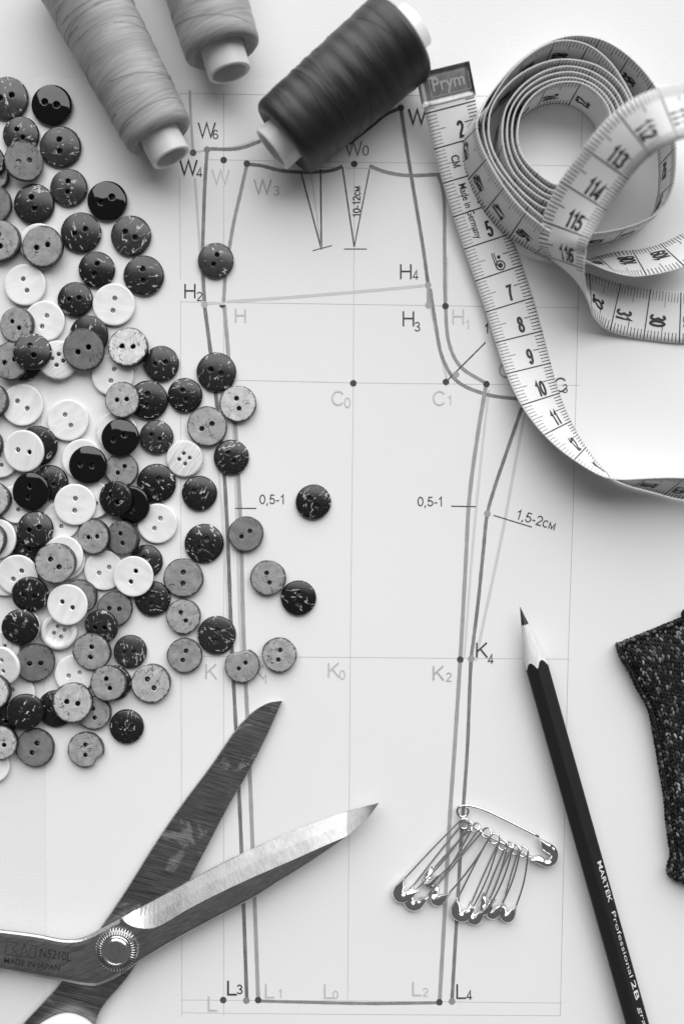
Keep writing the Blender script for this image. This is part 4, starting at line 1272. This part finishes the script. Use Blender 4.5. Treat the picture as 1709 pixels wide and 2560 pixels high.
# ------------------------------------------------------------------ pencil
def build_pencil():
    ap = 3.28                                   # apothem
    tipc = Z8(112, 126, 3.4); end = Z8(745, 2420, ap * 1.1)
    base0 = Z8(178, 400, ap * 1.1)
    d2 = unit((end - base0)[:2]); ax = np.array([d2[0], d2[1], 0.0])
    side = np.array([d2[1], -d2[0], 0.0]); side = -side      # points to image right
    if side[0] < 0: side = -side
    up = np.array([0, 0, 1.0])
    zc = ap * 1.0 / math.cos(math.radians(8)) + SHEET_T + 0.1
    zc = ap * 1.06 + SHEET_T
    org = np.array([base0[0], base0[1], zc]) - ax * 15.2 - side * 0.1
    root = thing('pencil', 'black hexagonal graphite pencil with sharpened tip and white lettering', 'pencil', (org[0] + ax[0] * 60, org[1] + ax[1] * 60, 0))
    n = 72; rot = math.radians(6)              # a corner near the top
    half = math.radians(11.2)
    cornr = ap / math.cos(math.pi / 6)
    def R(phi):
        w = (phi - rot - math.pi / 2) % (math.pi / 3) - math.pi / 6      # corners at rot+90
        w2 = (phi - (rot + math.pi / 2) + math.pi / 6) % (math.pi / 3) - math.pi / 6   # angle from corner
        fa = math.pi / 6 - abs(w2)
        r = ap / math.cos(fa)
        return min(r, cornr * 0.972)
    phis = [2 * math.pi * i / n for i in range(n)]
    def ring(xf, rf):
        return [org + ax * xf(p) + rf(p) * (math.cos(p) * side + math.sin(p) * up) for p in phis]
    def loft(rings, cap0=False, cap1=False):
        V = [p for r in rings for p in r]; F = []
        for i in range(len(rings) - 1):
            for j in range(n): F.append((i * n + j, (i + 1) * n + j, (i + 1) * n + (j + 1) % n, i * n + (j + 1) % n))
        if cap0: F.append(tuple(range(n)))
        if cap1: F.append(tuple(range((len(rings) - 1) * n, len(rings) * n))[::-1])
        return V, F
    wob = lambda p: 0.15 * math.sin(3 * p + 1) + 0.1 * math.sin(7 * p)
    xb = lambda p: R(p) / math.tan(half) + wob(p)
    gx = 5.6
    gr = [ring(lambda p: 0.15, lambda p: 0.06), ring(lambda p: 0.9, lambda p: 0.2), ring(lambda p: gx + 0.18 * math.sin(9 * p), lambda p: math.tan(half) * gx)]
    v, f = loft(gr, True); obj('graphite_tip', v, f, M['graphite'], root, True)
    wr = [ring(lambda p, t=t: gx - 0.05 + 0.18 * math.sin(9 * p) * (1 - t) + (xb(p) - gx) * t, lambda p, t=t: math.tan(half) * (gx + (R(p) / math.tan(half) - gx) * t) + 0.01) for t in (0, 0.25, 0.5, 0.75, 1.0)]
    v, f = loft(wr); obj('sharpened_wood', v, f, M['wood'], root, True)
    Lb = 150.0
    br = [ring(xb, lambda p: R(p) - 0.01), ring(lambda p: xb(p) + 0.12, lambda p: R(p) + 0.05), ring(lambda p: 24, lambda p: R(p) + 0.05), ring(lambda p: Lb, lambda p: R(p) + 0.05)]
    v, f = loft(br, False, True)
    bodyo = obj('hexagonal_body', v, f, M['lacquer'], root, False)
    # lettering on the face right of the top corner
    nf = rot + math.pi / 2 - math.pi / 6
    fn = math.cos(nf) * side + math.sin(nf) * up; ft = -math.sin(nf) * side + math.cos(nf) * up   # ft points up the face towards the corner
    mb = MB()
    def word(s, x0, x1, h, off=0.0, bold=0.0, shear=0.0):
        v, f = text_mesh(s, bold); k = h / cap_h(); w = v[:, 0].max() - v[:, 0].min(); sx = (x1 - x0) / w
        pts = []
        for a, b in v:
            xx = x0 + (a - v[:, 0].min()) * sx + shear * b * k; yy = off + b * k - h / 2
            # reading down the pencil with letter tops towards the right edge
            pts.append(org + ax * xx + fn * (ap + 0.085) - ft * yy)
        mb.add(pts, f)
    def along(x, y):
        q = Z8(x, y, zc + 1.5); return float(np.dot(q - org, ax))
    word('MARTEK', along(525, 1478), along(590, 1690), 1.45, 0.4, 0.004)
    word('Professional', along(602, 1742), along(700, 2085), 1.3, 0.4, -0.008)
    word('2B', along(708, 2105), along(735, 2205), 1.5, 0.4, 0.004)
    word('graphite', along(742, 2242), along(742, 2242) + 15, 1.4, 0.35, -0.008, 0.35)
    mb.obj('lettering', M['silver'], bodyo)
build_pencil()

# ------------------------------------------------------------------ safety pins
def pin_parts(root, coil, clasp, width, rc, wire, zbase, roll=0.0, bulge=0.5, clasp_len=6.0, turn=1, ztip=None):
    """coil, clasp = world mm points (coil centre, outer end of the clasp)"""
    coil = np.asarray(coil, float); clasp = np.asarray(clasp, float)
    d = clasp[:2] - coil[:2]; L = np.linalg.norm(d); e = np.array([d[0] / L, d[1] / L, 0]); s = np.array([-e[1], e[0], 0.0])
    zt = zbase if ztip is None else ztip
    cr, sr = math.cos(roll), math.sin(roll)
    def w(x, y, z):
        yy = y * cr - z * sr; zz = y * sr + z * cr
        t = np.clip(x / L, 0, 1)
        return np.array([coil[0], coil[1], 0]) + e * x + s * yy + np.array([0, 0, zbase + (zt - zbase) * t + zz])
    a = width / 2
    xc = L - clasp_len
    # one continuous wire: arm, coil, arm
    path = []
    for t in np.linspace(1, 0.0, 16):
        x = xc * t + 1.0 * t; path.append(w(x, (a - 0.2) * t + rc * (1 - t) + bulge * math.sin(math.pi * t) * (1 if turn > 0 else 0.6), 0.25 * (1 - t)))
    for q in np.linspace(0, 1, 30)[1:-1]:
        an = math.pi / 2 + q * 3 * math.pi; path.append(w(rc * math.cos(an), rc * math.sin(an), 0.25 - 0.5 * q))
    for t in np.linspace(0.0, 1, 16):
        x = (xc + 1.0) * t; path.append(w(x, -(a - 0.2) * t - rc * (1 - t) - 0.2 * bulge * math.sin(math.pi * t), -0.25 * (1 - t)))
    v, f = tube(path, wire, 8); obj('wire', v, f, M['chrome2'], root, True)
    # pressed clasp: rounded cup with two lobes
    cl = clasp_len; out = []
    h = a + 0.45
    outer = [(xc - 0.6, h - 0.25), (xc + cl * .25, h), (xc + cl * .55, h + 0.05), (xc + cl * .8, h * 0.82), (xc + cl * .95, h * 0.45), (xc + cl, 0)]
    outer = outer + [(x, -y) for x, y in outer[-2::-1]]
    inner = [(xc - 0.6, h - 0.3), (xc + cl * .06, h * 0.62), (xc + cl * .18, h * 0.36), (xc + cl * .32, h * 0.18), (xc + cl * .42, h * .12), (xc + cl * .46, 0)]
    inner = inner + [(x, -y) for x, y in inner[-2::-1]]
    oc = catmull([np.array(p) for p in outer], 5); ic = catmull([np.array(p) for p in inner], 5)
    V = []; nn = len(oc); hh = 0.75 + wire
    rows = [(0.0, 0.0), (0.02, 0.45), (0.14, 0.85), (0.36, 1.05), (0.68, 0.82), (1.0, 0.30)]
    for t, zz in rows:
        for i in range(nn):
            p = oc[i] * (1 - t) + ic[i] * t; V.append(w(p[0], p[1], hh * zz))
    for t, zz in rows[::-1]:
        for i in range(nn):
            p = oc[i] * (1 - t) + ic[i] * t; V.append(w(p[0], p[1], -hh * zz))
    F = []; R_ = 2 * len(rows)
    for k in range(R_):
        k2 = (k + 1) % R_
        for i in range(nn - 1): F.append((k * nn + i, k * nn + i + 1, k2 * nn + i + 1, k2 * nn + i))
    obj('clasp', V, F, M['clasp'], root, True)

def build_pins():
    c = Z7(687, 197, 2); e = Z7(1462, 545, 2)
    r = thing('safety_pin', 'largest safety pin, closed and holding the string of smaller pins', 'safety pin', (c[0], c[1], 0))
    # large pin: custom wire through the photographed course
    zt = 2.1
    arm1 = [(1320, 408), (1150, 320), (1000, 246), (860, 182), (760, 153), (700, 149)]
    circ = [(687 + 46 * math.cos(t), 197 - 46 * math.sin(t)) for t in np.linspace(math.radians(95), math.radians(95 + 510), 26)]
    arm2 = [(690, 262), (800, 343), (950, 428), (1100, 505), (1250, 574)]
    pts = [Z7(x, y, zt) for x, y in arm1] + [Z7(x, y, zt + 0.35 - 0.7 * i / 25) for i, (x, y) in enumerate(circ)] + [Z7(x, y, zt - 0.35) for x, y in arm2]
    q = catmull(pts, 5); v, f = tube(q, 0.40, 8); obj('wire', v, f, M['chrome2'], r, True)
    up = [(1314, 402), (1380, 430), (1436, 462), (1462, 500), (1468, 548), (1450, 600), (1412, 630), (1375, 638), (1330, 624), (1285, 600), (1238, 574)]
    inn = [(1316, 408), (1318, 460), (1345, 510), (1385, 530), (1404, 545), (1398, 565), (1385, 575), (1362, 570), (1325, 545), (1285, 545), (1240, 570)]
    oc = catmull([Z7(x, y, 0) for x, y in up], 5); ic = catmull([Z7(x, y, 0) for x, y in inn], 5)
    rows = [(0, 0), (0.02, 0.45), (0.12, 0.85), (0.32, 1.0), (0.68, 0.82), (1, 0.35)]; V = []; nn = len(oc); hh = 1.3
    for t, zz in rows:
        for i in range(nn): p = oc[i] * (1 - t) + ic[i] * t; V.append((p[0], p[1], zt + hh * zz))
    for t, zz in rows[::-1]:
        for i in range(nn): p = oc[i] * (1 - t) + ic[i] * t; V.append((p[0], p[1], zt - hh * zz))
    F = []; R_ = 12
    for k in range(R_):
        k2 = (k + 1) % R_
        for i in range(nn - 1): F.append((k * nn + i, k * nn + i + 1, k2 * nn + i + 1, k2 * nn + i))
    obj('clasp', V, F, M['clasp'], r, True)
    lab = ['small safety pin next to the coil of the largest pin, widest clasp', 'small safety pin second along from the coil of the largest pin',
           'small safety pin third along from the largest pin\'s coil, clasp lying on its side', 'small safety pin fourth along from the coil of the largest pin',
           'small safety pin in the middle of the string, flat open clasp', 'small safety pin sixth along from the coil of the largest pin',
           'small safety pin seventh along from the coil of the largest pin, half hidden', 'small safety pin second from the clasp of the largest pin',
           'small safety pin next to the clasp of the largest pin']
    # coil, clasp end, width px, roll, zbase, ztip
    ps = [((700, 300), (128, 942), 132, 0.0, 2.6, 1.5), ((728, 318), (225, 1010), 140, 0.25, 1.7, 1.0), ((795, 335), (362, 826), 100, 1.05, 3.4, 1.6), ((890, 378), (428, 968), 120, 0.7, 2.7, 1.3),
          ((952, 425), (640, 1110), 140, 0.1, 2.7, 1.7), ((1022, 478), (752, 1136), 118, 0.45, 1.8, 1.1), ((1075, 497), (850, 1062), 85, 0.9, 3.0, 1.7), ((1130, 520), (905, 1092), 110, 0.6, 2.3, 1.3),
          ((1192, 535), (1038, 1122), 105, 0.45, 2.6, 1.5)]
    for k, (cc, ee, wpx, roll, zb, ztip) in enumerate(ps):
        a = Z7(cc[0], cc[1], zb); b = Z7(ee[0], ee[1], ztip)
        r = thing('safety_pin', lab[k], 'safety pin', (a[0], a[1], 0), 'small safety pins strung on the largest one')
        pin_parts(r, a, b, wpx / 3.336 * K * 1.08, 1.5, 0.28, zb, roll, 0.75, 6.6 if k < 2 else 5.8, 1, ztip)
build_pins()

# ------------------------------------------------------------------ knitted piece
def build_knit():
    Lp = [(628, 345), (640, 400), (680, 470), (730, 570), (790, 680), (815, 780), (840, 920), (860, 1040), (880, 1160), (890, 1280), (905, 1400), (915, 1470), (896, 1535), (905, 1588)]
    L = catmull([Z8(x, y, 3.0) for x, y in Lp], 10)
    d = np.linalg.norm(np.diff(L, axis=0), axis=1); s = np.concatenate([[0], np.cumsum(d)]); tot = s[-1]
    def pos(sv, t):
        q = np.array([np.interp(sv, s, L[:, i]) for i in range(3)])
        f = sv / tot
        d0 = unit(np.array([343, 140.0])); d1 = unit(np.array([78, -34.0]))
        g = d0 * (1 - f) + d1 * f; g = unit(g)
        x = q[0] + g[0] * t; y = q[1] + g[1] * t
        edge = min(t, max(sv, 0) + 0.3, tot - sv + 0.3)
        z = 6.4 * (1 - math.exp(-max(edge, 0) / 1.5)) + 0.5 * math.sin(sv * 0.16) * min(1, t / 6)
        return np.array([x, y, z])
    b = pos(tot / 2, 12)
    root = thing('knitted_fabric', 'dark charcoal flecked knitted fabric piece lying on the paper beside the pencil', 'fabric', (b[0], b[1], 0))
    # backing
    ns, nt = 60, 18; V = []; F = []
    ts = np.concatenate([[0, 0.3, 0.8, 1.5, 2.5, 4], np.linspace(6, 42, nt - 6)])
    for i in range(ns):
        for t in ts:
            p = pos(tot * i / (ns - 1), t); p[2] = max(p[2] - 0.45, 0.25); V.append(p)
    for i in range(ns - 1):
        for j in range(nt - 1): F.append((i * nt + j, (i + 1) * nt + j, (i + 1) * nt + j + 1, i * nt + j + 1))
    k = len(V); ring = [i * nt for i in range(ns)] + [(ns - 1) * nt + j for j in range(1, nt)] + [i * nt + nt - 1 for i in range(ns - 2, -1, -1)] + [j for j in range(nt - 2, 0, -1)]
    for a in ring: V.append((V[a][0], V[a][1], SHEET_T + 0.06))
    for i in range(len(ring)): F.append((ring[i], k + i, k + (i + 1) % len(ring), ring[(i + 1) % len(ring)]))
    me = obj('backing', V, F, M['yarn'], root, True)
    at = me.data.attributes.new('tone', 'FLOAT', 'POINT'); at.data.foreach_set('value', [0.008] * len(V))
    # stitches
    seg, rng_ = 6, np.random.default_rng(4)
    ell = [(0, 0, -1.0)] + [(math.cos(2 * math.pi * j / seg) * r, math.sin(2 * math.pi * j / seg) * r, z) for z, r in ((-0.6, 0.75), (0.0, 1.0), (0.6, 0.75)) for j in range(seg)] + [(0, 0, 1.0)]
    ef = [(0, 1 + (j + 1) % seg, 1 + j) for j in range(seg)]
    for r in range(2): ef += [(1 + r * seg + j, 1 + r * seg + (j + 1) % seg, 1 + (r + 1) * seg + (j + 1) % seg, 1 + (r + 1) * seg + j) for j in range(seg)]
    ef += [(1 + 2 * seg + j, 1 + 2 * seg + (j + 1) % seg, 1 + 3 * seg) for j in range(seg)]
    ell = np.array(ell)
    V = []; F = []; T = []
    col = 1.45; row = 1.2
    yarn_tone = rng_.random((120, 80))
    for ci in range(int(36 / col)):
        for ri in range(int(tot / row) + 1):
            sv = ri * row + (0.5 * row if ci % 2 else 0); 
            if sv > tot: continue
            t = ci * col + 0.15
            for sg in (-1, 1):
                tt = t + sg * col * 0.24 + rng_.uniform(-0.07, 0.07); ss = sv + rng_.uniform(-0.1, 0.1)
                ss = min(max(ss, 0.0), tot)
                p = pos(ss, max(tt, 0.0)); 
                if ci == 0: p[2] = max(p[2], 0.5) 
                p2 = pos(min(ss + 0.5, tot), max(tt + sg * 0.18, 0)); ax = p2 - p
                if np.linalg.norm(ax) < 1e-3: ax = np.array([0, -1.0, 0])
                ax = unit(ax); e1 = unit(np.cross(ax, [0, 0, 1.0])); e2 = np.cross(e1, ax)
                p[2] += rng_.uniform(-0.12, 0.15); 
                rr = 0.42 * rng_.uniform(0.8, 1.2); ln = 0.85 * rng_.uniform(0.85, 1.15)
                q = p + ell[:, 0:1] * rr * e1 + ell[:, 1:2] * rr * e2 + ell[:, 2:3] * ln * ax
                q[:, 2] = np.maximum(q[:, 2], SHEET_T + 0.05)
                k = len(V); V.extend(q); F.extend([tuple(i + k for i in f) for f in ef])
                u = rng_.random(); tone = 0.010 + 0.022 * u
                if rng_.random() < 0.24: tone = rng_.uniform(0.05, 0.20)
                if rng_.random() < 0.03: tone = 0.32
                T.extend([tone] * len(ell))
    # two more courses down the visible side wall
    for lev in (1.1, 2.6, 4.1):
        for ri in range(int(tot / row)):
            sv = ri * row + rng_.uniform(-0.1, 0.1); sv = max(0, min(tot, sv))
            p = pos(sv, 0.0); p[2] = lev * 1.0; p2 = pos(min(tot, sv + 0.6), 0.0); ax = p2 - p; ax[2] = 0.15
            ax = unit(ax + 1e-6); e1 = unit(np.cross(ax, [0, 0, 1.0])); e2 = np.cross(e1, ax)
            p = p + e1 * rng_.uniform(-0.1, 0.1)
            q = p + ell[:, 0:1] * 0.5 * e1 + ell[:, 1:2] * 0.6 * e2 + ell[:, 2:3] * 0.75 * ax
            k = len(V); V.extend(q); F.extend([tuple(i + k for i in f) for f in ef]); T.extend([0.012 if rng_.random() < 0.7 else 0.1] * len(ell))
        for ti in range(30):                       # upper end
            p = pos(0.0, ti * 1.1); p[2] = lev; ax = unit(pos(0, ti * 1.1 + 1)[:3] * np.array([1, 1, 0]) - p * np.array([1, 1, 0]))
            e1 = unit(np.cross(ax, [0, 0, 1.0])); e2 = np.cross(e1, ax)
            q = p + ell[:, 0:1] * 0.5 * e1 + ell[:, 1:2] * 0.6 * e2 + ell[:, 2:3] * 0.75 * ax
            k = len(V); V.extend(q); F.extend([tuple(i + k for i in f) for f in ef]); T.extend([0.012 if rng_.random() < 0.7 else 0.1] * len(ell))
    o = obj('stitches', V, F, M['yarn'], root, True); o['kind'] = 'stuff'
    at = o.data.attributes.new('tone', 'FLOAT', 'POINT'); at.data.foreach_set('value', T)
    # loose loop of yarn at the upper end
    q = catmull([Z8(x, y, z) for x, y, z in ((1010, 215, 3), (985, 200, 3.2), (968, 185, 3.2), (975, 168, 3.0), (1000, 160, 2.6), (1020, 185, 2.4))], 8)
    v, f = tube(q, 0.75, 8); lo = obj('yarn_loop', v, f, M['yarn'], root, True)
    at = lo.data.attributes.new('tone', 'FLOAT', 'POINT'); at.data.foreach_set('value', [0.012] * len(v))
    # fibre fuzz
    fz = MB()
    for k in range(700):
        sv = rng_.uniform(0, tot); t = rng_.choice([0.0, 0.0, rng_.uniform(0, 30)]); p = pos(sv, t)
        if t == 0: p[2] = rng_.uniform(1, 6)
        dr = unit(rng_.normal(size=3) + np.array([-0.6, 0, 0.4])); ln = rng_.uniform(0.5, 1.4)
        bd = rng_.normal(size=3) * 0.25
        v, f = tube([p, p + dr * ln * .5 + bd * .5, p + dr * ln + bd], [0.03, 0.025, 0.012], 3, cap=False); fz.add(v, f)
    o = fz.obj('fuzz', M['yarn'], root, True); o['kind'] = 'stuff'
    at = o.data.attributes.new('tone', 'FLOAT', 'POINT'); at.data.foreach_set('value', [0.06] * len(fz.v))
build_knit()
